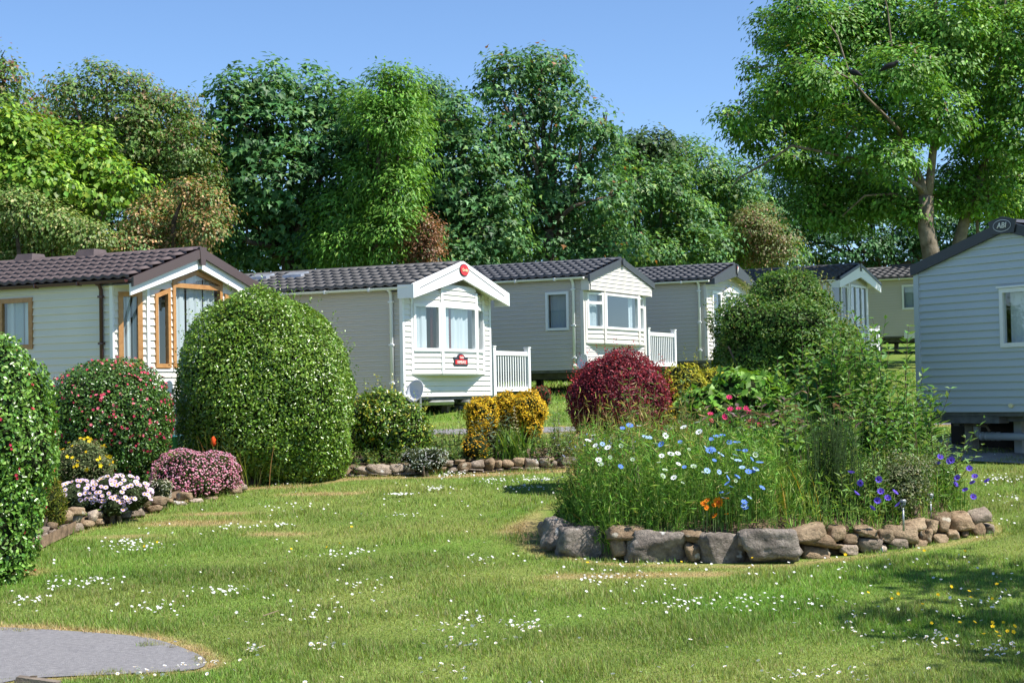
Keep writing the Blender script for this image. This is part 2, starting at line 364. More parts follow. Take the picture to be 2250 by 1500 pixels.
def scatter(P, N, D, Ln, Wd, tmpl, C):
    T, Ft = tmpl; n = len(P); N = unit(N); D = unit(D-N*(D*N).sum(1, keepdims=True)); B = np.cross(N, D)
    Ln = np.broadcast_to(np.asarray(Ln, float), (n,)); Wd = np.broadcast_to(np.asarray(Wd, float), (n,))
    V = P[:, None]+Ln[:, None, None]*(T[None, :, 0:1]*D[:, None]+Wd[:, None, None]*T[None, :, 1:2]*B[:, None]+T[None, :, 2:3]*N[:, None])
    F = (Ft[None]+(np.arange(n)*len(T))[:, None, None]).reshape(-1, 3)
    return V.reshape(-1, 3), F, np.repeat(C, len(T), 0)
class Fol:
    """gathers leaf scatters into one mesh"""
    def __init__(s): s.V = []; s.F = []; s.C = []; s.n = 0
    def add(s, vfc):
        v, f, c = vfc; s.V.append(v); s.F.append(f+s.n); s.C.append(c); s.n += len(v)
    def build(s, name, mt, parent, off=(0, 0, 0)):
        V = np.concatenate(s.V)-np.asarray(off); o = ob(name, mesh_np(name, V, np.concatenate(s.F), mt, np.concatenate(s.C)), parent); o['kind'] = 'stuff'; return o
def pick(rng, n, pal, jit=.18):
    """pal: list of (r,g,b,weight)"""
    p = np.array(pal, float); w_ = p[:, 3]/p[:, 3].sum(); c = p[rng.choice(len(p), n, p=w_), :3]
    return np.clip(c*rng.normal(1, jit, (n, 1))*rng.normal(1, jit*.35, (n, 3)), .003, .95)
def sphere(rng, n): return unit(rng.normal(size=(n, 3)))
def surf(rng, n, c, r, power=2.3, lump=.07, freq=2.6, shell=.12, zmin=-1., nz=None):
    d = sphere(rng, int(n*2.2)+10); d = d[d[:, 2] > zmin][:n]
    s = (np.abs(d)**power).sum(1)**(-1./power); nz = nz or Noise(int(rng.integers(1e6)))
    rad = s*(1+lump*nz(d, freq)+lump*.5*nz(d[:, [1, 2, 0]], freq*2.6))*(1-shell*rng.random(len(d))**1.6)
    return np.asarray(c)+d*rad[:, None]*np.asarray(r), unit(d/np.asarray(r)), nz
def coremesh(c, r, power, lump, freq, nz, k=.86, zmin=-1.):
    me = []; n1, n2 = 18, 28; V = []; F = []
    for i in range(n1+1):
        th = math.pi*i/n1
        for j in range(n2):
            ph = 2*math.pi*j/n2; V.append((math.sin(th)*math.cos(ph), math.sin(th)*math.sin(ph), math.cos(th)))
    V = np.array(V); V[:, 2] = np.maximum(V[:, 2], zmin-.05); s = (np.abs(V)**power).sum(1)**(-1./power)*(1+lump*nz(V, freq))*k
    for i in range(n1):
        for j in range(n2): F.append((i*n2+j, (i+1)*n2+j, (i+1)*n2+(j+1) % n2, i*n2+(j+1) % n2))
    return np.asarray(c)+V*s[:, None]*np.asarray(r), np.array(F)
def bush(name, label, cat, lobes, base, pal, leaf=(.04, .5), dens=3200, mt='leaf_gloss', power=2.3, lump=.07, freq=2.6, shell=.14, zmin=-.75, core='core', tmpl=LEAF, flowers=None, up=.35, seed=0, group=None, sprigs=0, spal=None, corek=.86):
    """lobes: [(centre, radii)] in the world; leaves spread through an outer shell round an added dark solid core"""
    rng = np.random.default_rng(seed+11); root = thing(name, label, cat, tuple(base), 0, group); fo = Fol(); fl = Fol(); cv = []; cf = []; k = 0
    for c, r in lobes:
        r = np.asarray(r, float); area = 4*math.pi*((r[0]*r[1])**1.6/3+(r[0]*r[2])**1.6/3+(r[1]*r[2])**1.6/3)**(1/1.6)
        n = int(dens*area*(.5-.5*zmin)); P, N, nz = surf(rng, n, c, r, power, lump, freq, shell, zmin)
        n = len(P); Nn = unit(N*.75+rng.normal(size=(n, 3))*.5+np.array([0, 0, up])); D = unit(N*.4+rng.normal(size=(n, 3))*.7+np.array([0, 0, .25]))
        fo.add(scatter(P, Nn, D, leaf[0]*rng.uniform(.7, 1.25, n), leaf[1]*rng.uniform(.8, 1.2, n), tmpl, pick(rng, n, pal)))
        if sprigs:
            ns = int(sprigs*area); Ps, Ns, _ = surf(rng, ns, c, r, power, lump, freq, .02, .0, nz); ns = len(Ps)
            for q in range(6):
                t_ = (q+1)*leaf[0]*.55; PP = Ps+Ns*t_*.6+np.array([0, 0, t_*.8])+rng.normal(size=Ps.shape)*.006
                fo.add(scatter(PP, rng.normal(size=PP.shape)+np.array([0, 0, .6]), rng.normal(size=PP.shape)*.8+np.array([0, 0, .7])+Ns*.5, leaf[0]*.8, leaf[1], tmpl, pick(rng, ns, spal or pal)))
        if flowers:
            for fpal, fsize, fdens, fz in flowers:
                nf = int(fdens*area); Pf, Nf, _ = surf(rng, nf, c, r, power, lump, freq, .03, fz, nz); nf = len(Pf)
                fl.add(scatter(Pf+Nf*.015, Nf+rng.normal(size=Pf.shape)*.35, rng.normal(size=Pf.shape), fsize*rng.uniform(.7, 1.25, nf), 1., DOT if fsize < .03 else PETAL5, pick(rng, nf, fpal, .12)))
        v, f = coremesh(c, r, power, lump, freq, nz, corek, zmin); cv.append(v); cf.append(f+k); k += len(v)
    g = G(); zl = min(c[2]-r[2]*.8 for c, r in lobes)
    if zl > base[2]+.06:
        for c, r in lobes:
            for q in range(3): e = np.asarray(c)+rng.normal(size=3)*r*[.35, .35, .1]; b0 = np.array([base[0]*.4+c[0]*.6, base[1]*.4+c[1]*.6, base[2]-.1])+rng.normal(size=3)*[.07, .07, 0]; g.tube([b0-base, (b0+e)/2-base+rng.normal(size=3)*.04, e-base], [.03, .024, .014], 6)
        g.build('stem', M['bark'], root, True)
    fo.build('foliage', M[mt], root, base)
    if fl.V: fl.build('blossom', M['petal'], root, base)
    if core: ob('dark_core', mesh_np('dark_core', np.concatenate(cv)-np.asarray(base), np.concatenate(cf), M[core], None, True), root)  # dark solid added so the leaf shell is not see-through
    return root
def pxlobe(x0, x1, yt, yb, d, depth=None, push=.0):
    """ellipsoid that fills a pixel box at distance d"""
    c = at((x0+x1)/2, (yt+yb)/2, d); s = d/FPX; rx = (x1-x0)/2*s; rz = (yb-yt)/2*s
    return (c+np.array([0, push, 0]), np.array([rx, depth or rx, rz]))

# ------------------------------------------------------------------ trees
def tree(name, label, base, lobes, pal, leaf=(.17, .9), tmpl=LOBED, lai=2.6, trunk=(.22, .3), limbs=None, seed=0, mt='leaf', spray=26, sprayr=.44, group='trees behind the caravans', tips=None, barkm='bark', twigs=3, inner=.5, cat='tree', droop=1.):
    """lobes: world ellipsoids (centre, radii). Leaves hang in sprays through each lobe's outer volume."""
    rng = np.random.default_rng(seed+101); base = np.asarray(base, float); root = thing(name, label, cat, tuple(base), 0, group); fo = Fol(); g = G()
    la = leaf[0]*leaf[0]*leaf[1]*.42
    cen = np.mean([c for c, r in lobes], 0); top = max(c[2] for c, r in lobes)
    hub = np.array([base[0]*.5+cen[0]*.5, base[1]*.6+cen[1]*.4, base[2]+.45*(top-base[2])])
    if limbs is None:
        g.tube([base+[0, 0, -.2], base*.6+hub*.4+rng.normal(size=3)*.1, hub], [trunk[1], trunk[0], trunk[0]*.7], 10)
    else:
        for q_, (pts, rads) in enumerate(limbs): g.tube(pts, [v_*(1 if q_ < 3 else .55) for v_ in rads], 9)
    for c, r in lobes:
        c = np.asarray(c); r = np.asarray(r)
        if limbs is None:
            st = hub if limbs is None else limbs[int(rng.integers(len(limbs)))][0][-1]; st = np.asarray(st)
            m1 = st*.5+c*.5+rng.normal(size=3)*.25; g.tube([st, m1, c], [trunk[0]*(.4 if limbs is None else .2), trunk[0]*(.28 if limbs is None else .14), .02], 6)
        for _ in range(twigs):
            d = unit(rng.normal(size=3)+np.array([0, -.3, .6])); e = c+d*r*.95; g.tube([c-d*r*.1, (c+e)/2+rng.normal(size=3)*.12, e], [.035, .022, .008], 5, False)
        area = math.pi*r[0]*r[2]; ns = max(6, int(lai*area*2.4/la/spray))
        dd = sphere(rng, ns); nz = Noise(int(rng.integers(1e6))); rad = np.where(rng.random(ns) < .8, 1-.3*inner*rng.random(ns), rng.random(ns)**.5*.8)*(1+.15*nz(dd, 2.4))*.97
        rad = np.where(rng.random(ns) < .05, rad*rng.uniform(1.1, 1.32, ns), rad); S = c+dd*rad[:, None]*r; out = unit(dd/r*r.mean()+np.array([0, 0, .35])); k = spray
        O = np.repeat(out, k, 0); Sx = np.repeat(S, k, 0); n = ns*k
        tt = rng.random((n, 1)); off = rng.normal(size=(n, 3))*np.array([1, 1, .3])*sprayr*.55+O*(tt-.4)*sprayr*.7; off[:, 2] -= .25*droop*(off[:, 0]**2+off[:, 1]**2)/sprayr
        P = Sx+off; Nn = unit(np.array([0, -.05, .6])+O*.6+off*[1, 1, .3]/sprayr*.55+rng.normal(size=(n, 3))*.3); D = unit(off+O*.3+rng.normal(size=(n, 3))*.3*sprayr+np.array([0, 0, -.18*droop]))
        C = pick(rng, n, pal, .16)*np.repeat(np.clip(rng.normal(1, .2, (ns, 1)), .55, 1.6), k, 0)
        if tips:
            q = (tt[:, 0] > .72) & (rng.random(n) < tips[0]) & (dd[:, 2].repeat(k) > -.3); C[q] = pick(rng, int(q.sum()), tips[1], .15)
        fo.add(scatter(P, Nn, D, leaf[0]*rng.uniform(.65, 1.2, n), leaf[1]*rng.uniform(.85, 1.15, n), tmpl, np.clip(C, .004, .9)))
    g2 = G(); g2.v = [tuple(np.asarray(p)-base) for p in g.v]; g2.f = g.f
    g2.build('trunk', M[barkm], root, True)
    fo.build('crown', M[mt], root, base); return root
def L_(d, *q, dz=1.0, jit=1.2, seed=3):
    """crown lobes from pixel ellipses (cx, cy, rx, ry) at distance d"""
    r_ = np.random.default_rng(seed); out = []
    for cx, cy, rx, ry in q:
        dd = d+r_.uniform(-jit, jit); s = dd/FPX; out.append((at(cx, cy, dd), np.array([rx*s, (rx+ry)/2*s*dz, ry*s])))
    return out
def gb(px, d): x = (px-1125)/FPX*d; return (x, d, float(gz(d)))
SYC = [(.07, .185, .06, 4), (.1, .235, .07, 3), (.16, .3, .08, 1.2)]
SYC2 = [(.075, .19, .065, 4), (.11, .25, .075, 3), (.2, .33, .08, 1)]
ASH = [(.11, .27, .035, 4), (.16, .34, .045, 3), (.23, .41, .06, 1.2)]
OLV = [(.1, .2, .04, 3), (.15, .26, .055, 3), (.25, .28, .09, 1), (.36, .26, .14, .5)]
YEL = [(.12, .26, .025, 3), (.2, .35, .035, 3), (.32, .45, .06, 1.4)]
TAN = [(.36, .23, .1, 2.2), (.45, .3, .14, 1.4), (.12, .22, .055, 3), (.2, .28, .08, 1.5)]
HAW = [(.13, .23, .05, 3), (.21, .3, .08, 2), (.38, .38, .15, 1.4)]
DRK = [(.06, .16, .055, 3), (.085, .2, .065, 2)]
tree('dark_backdrop_tree', 'dark green tree filling the gap low behind the brown roof', gb(260, 52), L_(52, (40, 470, 120, 130), (200, 430, 110, 110), (330, 420, 120, 120), (120, 300, 90, 80), (420, 340, 70, 90), (240, 320, 100, 80), (450, 480, 90, 100), (280, 540, 200, 60)), DRK, seed=1, lai=1.9, twigs=1)
tree('dark_backdrop_tree', 'dark green tree low behind the white gabled caravan', gb(760, 56), L_(56, (560, 500, 110, 110), (700, 510, 120, 110), (850, 520, 120, 100), (960, 430, 90, 120), (980, 540, 120, 70), (900, 300, 80, 90)), DRK, seed=2, lai=1.9, twigs=1)
tree('dark_backdrop_tree', 'dark green tree behind the third caravan roof', gb(1350, 68), L_(68, (1120, 510, 110, 90), (1250, 520, 120, 90), (1380, 520, 120, 80), (1500, 490, 110, 90), (1620, 480, 110, 100)), DRK, seed=3, lai=1.9, twigs=1)
tree('dark_backdrop_tree', 'dark leafy tree seen under the spreading ash crown', gb(1900, 68), L_(68, (1720, 510, 110, 90), (1840, 500, 110, 110), (1960, 510, 110, 100), (2080, 500, 100, 110), (2200, 490, 110, 120), (1780, 400, 120, 90), (1930, 400, 110, 80), (2290, 420, 90, 120)), DRK, seed=4, lai=2.1, twigs=1)
tree('red_tipped_maple', 'red tinged field maple at the left edge with a thin top twig', gb(-10, 43.5), L_(43.5, (8, 185, 42, 45), (14, 135, 14, 28), (-10, 260, 60, 60), (60, 235, 34, 26), (60, 295, 60, 50), (-60, 230, 60, 80)), OLV, leaf=(.12, .9), seed=5, tips=(.5, [(.26, .11, .07, 1)]))
tree('olive_maple', 'olive green maple with tan tinged leaves, second from the left', gb(210, 45.5), L_(45.5, (150, 188, 44, 34), (235, 180, 58, 44), (190, 260, 90, 70), (100, 300, 60, 60), (280, 280, 70, 70), (250, 370, 90, 70)), OLV, leaf=(.12, .9), seed=6, lai=2.4)
tree('hawthorn_tree', 'gnarled olive tree with bare twigs left of the big sycamore', gb(360, 46), L_(46, (310, 212, 50, 46), (385, 232, 45, 40), (425, 262, 26, 30), (320, 290, 80, 70), (400, 320, 60, 60), (350, 390, 80, 70), (440, 400, 50, 50)), OLV, leaf=(.1, .75), spray=30, sprayr=.34, seed=7, tips=(.25, [(.24, .15, .08, 1)]))
tree('lime_tree', 'bright yellow green tree at the far left', gb(90, 41), L_(41, (-20, 270, 70, 70), (40, 300, 60, 60), (110, 330, 70, 60), (190, 350, 70, 55), (60, 385, 100, 60), (170, 410, 90, 50), (265, 392, 55, 28), (-30, 360, 80, 70)), YEL, leaf=(.15, .8), seed=8, tmpl=LEAF, lai=2.9)
tree('hawthorn_bush_tree', 'yellowish hawthorn just above the brown roof at the left', gb(70, 40), L_(40, (30, 450, 70, 45), (110, 490, 85, 50), (-10, 520, 80, 60), (70, 555, 110, 40), (190, 520, 55, 40)), HAW, leaf=(.085, .7), spray=30, sprayr=.3, seed=9, tmpl=LEAF, lai=2.6)
tree('blossom_hawthorn', 'hawthorn covered in faded tan blossom above the brown gable', gb(380, 41), L_(41, (410, 412, 36, 24), (458, 440, 32, 28), (345, 448, 42, 30), (400, 465, 48, 34), (448, 500, 44, 36), (325, 500, 48, 36), (385, 530, 66, 38), (285, 540, 56, 34), (480, 465, 20, 22), (300, 470, 26, 24)), TAN, leaf=(.085, .7), spray=30, sprayr=.3, seed=10, tmpl=LEAF, lai=2.6)
tree('large_sycamore', 'broad dark sycamore with lobed leaves, tallest left of centre', gb(640, 48), L_(48, (500, 215, 50, 46), (560, 190, 70, 55), (650, 195, 80, 55), (735, 225, 75, 55), (540, 280, 90, 75), (640, 300, 110, 85), (750, 310, 100, 75), (820, 300, 70, 60), (500, 360, 60, 60), (600, 400, 100, 75), (540, 470, 85, 55), (660, 480, 90, 80), (740, 420, 80, 70), (450, 330, 34, 60), (600, 560, 110, 40), (470, 440, 50, 60), (690, 560, 80, 36), (830, 350, 60, 60), (460, 520, 50, 40)), SYC, leaf=(.2, .95), seed=12, lai=2.7, trunk=(.26, .36))
tree('feathery_ash', 'bright feathery ash between the two dark sycamores', gb(850, 46), L_(46, (868, 195, 50, 50), (845, 170, 18, 26), (895, 260, 44, 75), (800, 235, 44, 38), (850, 270, 60, 60), (880, 350, 46, 50), (815, 395, 75, 48), (870, 420, 50, 50), (800, 460, 90, 60), (860, 500, 55, 55), (760, 540, 70, 45), (850, 565, 80, 30)), ASH, leaf=(.16, .32), tmpl=LEAF, seed=13, lai=2.4, droop=.1)
tree('shrubby_sycamore', 'rounded dark sycamore behind the white gable', gb(1010, 52.5), L_(52.5, (1010, 262, 60, 44), (1000, 225, 26, 22), (965, 275, 50, 50), (1050, 310, 60, 60), (990, 350, 75, 60), (1060, 390, 60, 60), (1000, 440, 90, 60), (1050, 500, 90, 60), (960, 500, 60, 60), (1000, 560, 100, 36), (1100, 450, 50, 70), (1110, 540, 60, 44), (930, 360, 40, 60), (930, 440, 44, 50)), SYC2, leaf=(.18, .95), seed=14, lai=2.6)
tree('slim_oak', 'small dark crown poking up behind the feathery ash', gb(955, 58), L_(58, (945, 195, 34, 34), (965, 240, 44, 50), (925, 230, 26, 50)), DRK, leaf=(.14, .8), seed=15)
tree('tall_sycamore', 'tall airy sycamore with bronze seed clusters at the centre', gb(1200, 54), L_(54, (1110, 150, 50, 40), (1190, 125, 36, 34), (1165, 150, 60, 46), (1240, 140, 34, 32), (1085, 185, 36, 34), (1140, 215, 70, 50), (1225, 210, 60, 55), (1110, 280, 50, 50), (1190, 300, 80, 60), (1280, 270, 60, 50), (1330, 275, 28, 36), (1130, 370, 80, 60), (1230, 380, 90, 60), (1310, 350, 60, 55), (1180, 460, 100, 60), (1280, 460, 90, 65), (1340, 430, 50, 50), (1200, 540, 110, 50), (1320, 540, 90, 50)), SYC2, leaf=(.17, .95), seed=16, lai=2.1, tips=(.09, [(.3, .13, .04, 1)]), trunk=(.24, .34))
tree('rust_hawthorn', 'small rusty brown hawthorn beside the white gable', gb(930, 46), L_(46, (930, 500, 26, 34), (925, 545, 42, 36), (905, 575, 44, 22), (945, 520, 18, 22)), [(.24, .11, .055, 3), (.3, .17, .08, 2), (.09, .11, .03, 1)], leaf=(.07, .7), spray=30, sprayr=.3, tmpl=LEAF, seed=17, lai=2.6, trunk=(.08, .12))
tree('distant_oak', 'rounded distant oak on the skyline right of centre', gb(1430, 88), L_(88, (1430, 320, 66, 40), (1390, 335, 44, 36), (1475, 335, 44, 36), (1430, 370, 90, 50)), [(.05, .1, .03, 3), (.07, .13, .035, 2)], leaf=(.22, .8), tmpl=LEAF, seed=18, lai=2.6, sprayr=.6)
tree('mid_sycamore', 'mid green tree behind the fourth caravan roof', gb(1440, 59), L_(59, (1390, 400, 60, 50), (1460, 400, 60, 50), (1400, 480, 80, 60), (1490, 470, 80, 60), (1440, 550, 110, 45), (1540, 540, 80, 50), (1355, 345, 26, 34)), SYC2+[(.16, .31, .05, 3)], leaf=(.16, .9), seed=19, lai=2.6)
tree('light_sycamore', 'lighter green tree behind the tall domed bush', gb(1600, 62), L_(62, (1530, 370, 60, 60), (1600, 400, 70, 60), (1560, 460, 80, 60), (1640, 470, 70, 60), (1610, 545, 90, 50), (1700, 560, 60, 40)), SYC2+[(.18, .33, .055, 5)], leaf=(.15, .9), seed=20, lai=2.5)
tree('pinkish_hawthorn', 'pale hawthorn with pinkish tips right of the domed bush', gb(1670, 60), L_(60, (1660, 490, 50, 40), (1690, 540, 55, 45), (1640, 545, 40, 40)), [(.17, .23, .07, 4), (.3, .26, .14, 2), (.36, .18, .13, .8)], leaf=(.09, .7), spray=30, sprayr=.3, tmpl=LEAF, seed=21, lai=2.5, trunk=(.08, .12))
dA = 49.5
def pl(d, *q): return [at(x, y, d) for x, y in q]
abase = at(2048, 640, dA); abase[2] = float(gz(dA))
ashl = [([abase]+pl(dA, (2046, 560), (2034, 500), (2034, 432)), [.36, .27, .24, .22]),
        (pl(dA, (2034, 434), (2022, 400), (2005, 360), (1988, 310), (1975, 290)), [.17, .15, .13, .11, .08]),
        (pl(dA, (2036, 434), (2044, 390), (2049, 340), (2056, 285), (2058, 190), (2060, 60), (2050, -60)), [.16, .13, .12, .11, .09, .06, .03]),
        ([at(2030, 425, dA)]+pl(dA-.4, (2022, 412), (1985, 385), (1925, 354), (1880, 352), (1828, 362)), [.12, .12, .1, .085, .065, .03]),
        ([at(2034, 445, dA)]+pl(dA+.5, (2010, 440), (1960, 426), (1900, 430), (1850, 475)), [.1, .1, .08, .06, .03]),
        ([at(1980, 297, dA)]+pl(dA-.8, (1975, 285), (1905, 215), (1870, 175), (1840, 80), (1800, 20)), [.1, .1, .08, .06, .045, .02]),
        ([at(1900, 352, dA-.4)]+pl(dA-1.2, (1860, 345), (1740, 320), (1680, 360), (1625, 390), (1606, 415)), [.07, .07, .07, .06, .045, .02]),
        ([at(1870, 175, dA-.8)]+pl(dA-1, (1860, 170), (1780, 130), (1700, 145), (1650, 150), (1640, 135)), [.055, .055, .045, .035, .025, .012]),
        ([at(1988, 310, dA)]+pl(dA+.3, (1986, 300), (1975, 200), (1960, 110), (1950, 20), (1930, -60)), [.09, .09, .08, .06, .04, .02])]
lob = L_(dA, (1700, 60, 46, 40), (1760, 20, 60, 46), (1745, 110, 60, 46), (1665, 150, 26, 22), (1820, 60, 70, 60), (1900, 20, 80, 60), (1890, 110, 80, 60), (1990, 60, 90, 70), (1980, 160, 80, 60), (2090, 50, 80, 70), (2080, 150, 80, 70), (1720, 200, 60, 40), (1790, 180, 70, 55), (1690, 250, 60, 40), (1770, 270, 80, 50), (1870, 220, 80, 60), (1860, 300, 80, 50), (1970, 260, 80, 55), (2060, 260, 70, 60), (1655, 300, 55, 34), (1610, 262, 36, 34), (1740, 350, 70, 36), (1800, 405, 75, 46), (1890, 400, 70, 44), (1790, 465, 60, 34), (1860, 470, 70, 40), (1960, 440, 60, 40), (2010, 470, 40, 32), (2080, 420, 60, 50), (1960, 350, 60, 40), jit=2.2, seed=9)
tree('large_ash', 'large spreading ash with lichened trunk behind the right hand caravan', abase, lob, [(.1, .25, .035, 4), (.15, .32, .045, 3), (.22, .39, .06, 1.4)], leaf=(.17, .5), tmpl=LEAF, limbs=ashl, seed=30, lai=2.9, spray=24, sprayr=.4, barkm='ashbark', twigs=2, inner=.75, droop=-.1, tips=(.08, [(.14, .11, .04, 1)]))
b2 = at(2100, 640, 51); b2[2] = float(gz(51))
l2 = [([b2]+pl(51, (2104, 545), (2118, 490), (2140, 440), (2160, 370), (2175, 300)), [.26, .2, .18, .15, .12, .07]), (pl(51, (2138, 450), (2175, 430), (2215, 415)), [.09, .07, .03]), (pl(51, (2160, 370), (2185, 200), (2200, 80), (2215, -40)), [.1, .08, .05, .02]), (pl(51, (2120, 490), (2146, 470), (2150, 540)), [.1, .09, .1])]
tree('right_edge_ash', 'second ash at the right edge with leaning bare trunk', b2, L_(51, (2160, 60, 70, 70), (2240, 80, 80, 90), (2160, 170, 70, 60), (2240, 200, 80, 70), (2150, 270, 70, 60), (2230, 300, 80, 60), (2150, 360, 70, 55), (2230, 390, 70, 60), (2170, 440, 60, 44), (2240, 460, 60, 50), (2200, -10, 90, 60), jit=2, seed=10), ASH+[(.13, .22, .03, 2)], leaf=(.17, .5), tmpl=LEAF, limbs=l2, seed=31, lai=2.8, barkm='ashbark', twigs=2, inner=.7, droop=-.1)
# trees right of the frame, whose shade falls across the lawn on the right
for i, (x, y, lab) in enumerate(((9.0, 10.2, 'tree out of the picture on the right shading the near lawn'), (11.6, 14.2, 'tree out of the picture on the right beside the grey caravan'))):
    r_ = np.random.default_rng(60+i); lb = []
    for k in range(9): a_ = k*2.4; lb.append((np.array([x+.3+1.5*math.cos(a_)*(k/9+.25), y+1.9*math.sin(a_)*(k/9+.25), 6.3+1.7*r_.random()]), np.array([.85, .7, .5])))
    tree('lawn_tree', lab, (x, y, float(gz(y))), lb, SYC, leaf=(.2, .9), seed=40+i, lai=1.6, group='trees shading the lawn', trunk=(.15, .2))

# ------------------------------------------------------------------ caravans
def clip_inset(poly, w):
    """inset a convex polygon given counter clockwise"""
    n = len(poly); out = []
    P = [np.array(p, float) for p in poly]
    for i in range(n):
        a, b, c = P[i-1], P[i], P[(i+1) % n]
        e1 = (b-a)/np.linalg.norm(b-a); e2 = (c-b)/np.linalg.norm(c-b); n1 = np.array([-e1[1], e1[0]]); n2 = np.array([-e2[1], e2[0]])
        A = np.array([n1, n2]); d = np.array([n1@b+w, n2@b+w]); out.append(np.linalg.solve(A, d))
    return out
def interval(poly, z):
    xs = []; n = len(poly)
    for i in range(n):
        a, b = poly[i], poly[(i+1) % n]
        if (a[1]-z)*(b[1]-z) <= 0 and abs(a[1]-b[1]) > 1e-9: xs.append(a[0]+(z-a[1])/(b[1]-a[1])*(b[0]-a[0]))
    return (min(xs), max(xs)) if len(xs) >= 2 else None
BOARDS = {}
def board_mesh(mt, p, xb0=0, xb1=1, xt0=0, xt1=1, dual=False):
    prof = [(.0, 0), (.03, 0), (.03, .016), (.005, p*.999), (0, p*.999)] if not dual else [(0, 0), (.024, 0), (.023, .012), (.007, p*.5), (.019, p*.54), (.004, p*.999), (0, p*.999)]
    A = [(xb0+(xt0-xb0)*z/p, -d, z) for d, z in prof]; B = [(xb1+(xt1-xb1)*z/p, -d, z) for d, z in prof]
    return G().prism(A[::-1], B[::-1]).mesh('cladding_board', mt)
def rect(s0, s1, z0, z1): return [(s0, z0), (s1, z0), (s1, z1), (s0, z1)]
class Wall:
    def __init__(s, root, p0, p1, zoff):
        s.root = root; s.p0 = np.array(p0, float); d = np.array(p1, float)-s.p0; s.len = np.linalg.norm(d); s.d = d/s.len; s.rz = math.atan2(s.d[1], s.d[0]); s.zo = zoff
    def place(s, name, me, sx=0, z=0, parent=None):
        o = ob(name, me, s.root if parent is None else parent, (s.p0[0]+s.d[0]*sx, s.p0[1]+s.d[1]*sx, s.zo+z), s.rz); return o
    def clad(s, z0, z1, p, mt, opens=(), lim=None, dual=False, edge=0.):
        """one object per lap board; lim(z) -> (left,right) trims boards under a gable"""
        n = max(1, round((z1-z0)/p)); p = (z1-z0)/n
        key = (mt.name, round(p, 4), dual)
        if key not in BOARDS: BOARDS[key] = board_mesh(mt, p, dual=dual)
        for i in range(n):
            za, zb = z0+i*p, z0+(i+1)*p; zm = (za+zb)/2
            A = (lim(za) if lim else (0, s.len)); B = (lim(zb) if lim else (0, s.len))
            segs = [[A[0], A[1], B[0], B[1]]]
            for po in opens:
                iv = interval(po, zm)
                if not iv: continue
                ia = interval(po, za) or iv; ib = interval(po, zb) or iv; ns = []
                for a0, a1, b0, b1 in segs:
                    if ia[0] >= a1 or ia[1] <= a0: ns.append([a0, a1, b0, b1]); continue
                    if ia[0]-a0 > .004: ns.append([a0, ia[0], b0, ib[0]])
                    if a1-ia[1] > .004: ns.append([ia[1], a1, ib[1], b1])
                segs = ns
            for a0, a1, b0, b1 in segs:
                if max(a1-a0, b1-b0) < .01: continue
                if abs(a0-b0) < 1e-4 and abs(a1-b1) < 1e-4:
                    o = s.place('cladding_board', BOARDS[key], a0, za); o.scale = (a1-a0, 1, 1)
                else:
                    if b1 < b0: b0 = b1 = (b0+b1)/2
                    s.place('cladding_board', board_mesh(mt, p, a0, a1, b0, b1, dual), 0, za)
    def window(s, poly, fm, fw=.05, cur=None, trans=(), mull=(), proud=.05, glass=True, label=None):
        """frame (part) with its pane, glazing bars and curtains (sub-parts)"""
        pin = clip_inset(poly, fw); n = len(poly); g = G()
        for i in range(n):
            j = (i+1) % n; q = [poly[i], poly[j], pin[j], pin[i]]
            g.prism([(x, .03, z) for x, z in q], [(x, -proud, z) for x, z in q])
        fr = s.place('window', g.mesh('window', fm)); z0 = min(p[1] for p in pin); z1 = max(p[1] for p in pin); x0 = min(p[0] for p in pin); x1 = max(p[0] for p in pin)
        if label: fr['label'] = label
        fr.location.z = s.zo
        for zt in trans: iv = interval(pin, zt); ob('glazing_bar', G().box((iv[0], -proud+.006, zt-fw*.55), (iv[1], .02, zt+fw*.55)).mesh('glazing_bar', fm), fr)
        for xm in mull: ob('glazing_bar', G().box((xm-fw*.5, -proud+.004, z0), (xm+fw*.5, .02, z1)).mesh('glazing_bar', fm), fr)
        pm = G(); pm.v = [(x, -.012, z) for x, z in clip_inset(poly, fw*.8)]; pm.f = [tuple(range(n))]
        ob('pane', pm.mesh('pane', M['glass']), fr)
        for c in (cur or ()):
            a, b, mname = c[:3]; amp = c[3] if len(c) > 3 else .022; N = 36; g = G(); V = []; F = []
            xa, xb = x0+(x1-x0)*a, x0+(x1-x0)*b; iva = z1
            for k in range(N+1):
                x = xa+(xb-xa)*k/N; yy = .09+amp*math.sin(k/N*(xb-xa)/.17*6.28+1.3*math.sin(k*.35))
                ct = max([q for q in (z1,)]); hi = z1
                e = [min(p[1]+0 for p in pin)]
                # follow a raked or peaked head
                zz = [pin[i][1]+(x-pin[i][0])/(pin[(i+1) % n][0]-pin[i][0])*(pin[(i+1) % n][1]-pin[i][1]) for i in range(n) if abs(pin[(i+1) % n][0]-pin[i][0]) > 1e-6 and min(pin[i][0], pin[(i+1) % n][0])-1e-6 <= x <= max(pin[i][0], pin[(i+1) % n][0])+1e-6]
                hi = max(zz) if zz else z1
                V += [(x, yy, z0-.02), (x, yy, hi+.03)]
            F = [(2*k, 2*k+2, 2*k+3, 2*k+1) for k in range(N)]
            ob('curtain', mesh_np('curtain', V, F, M[mname], None, True), fr)
        return fr
TILES = {}
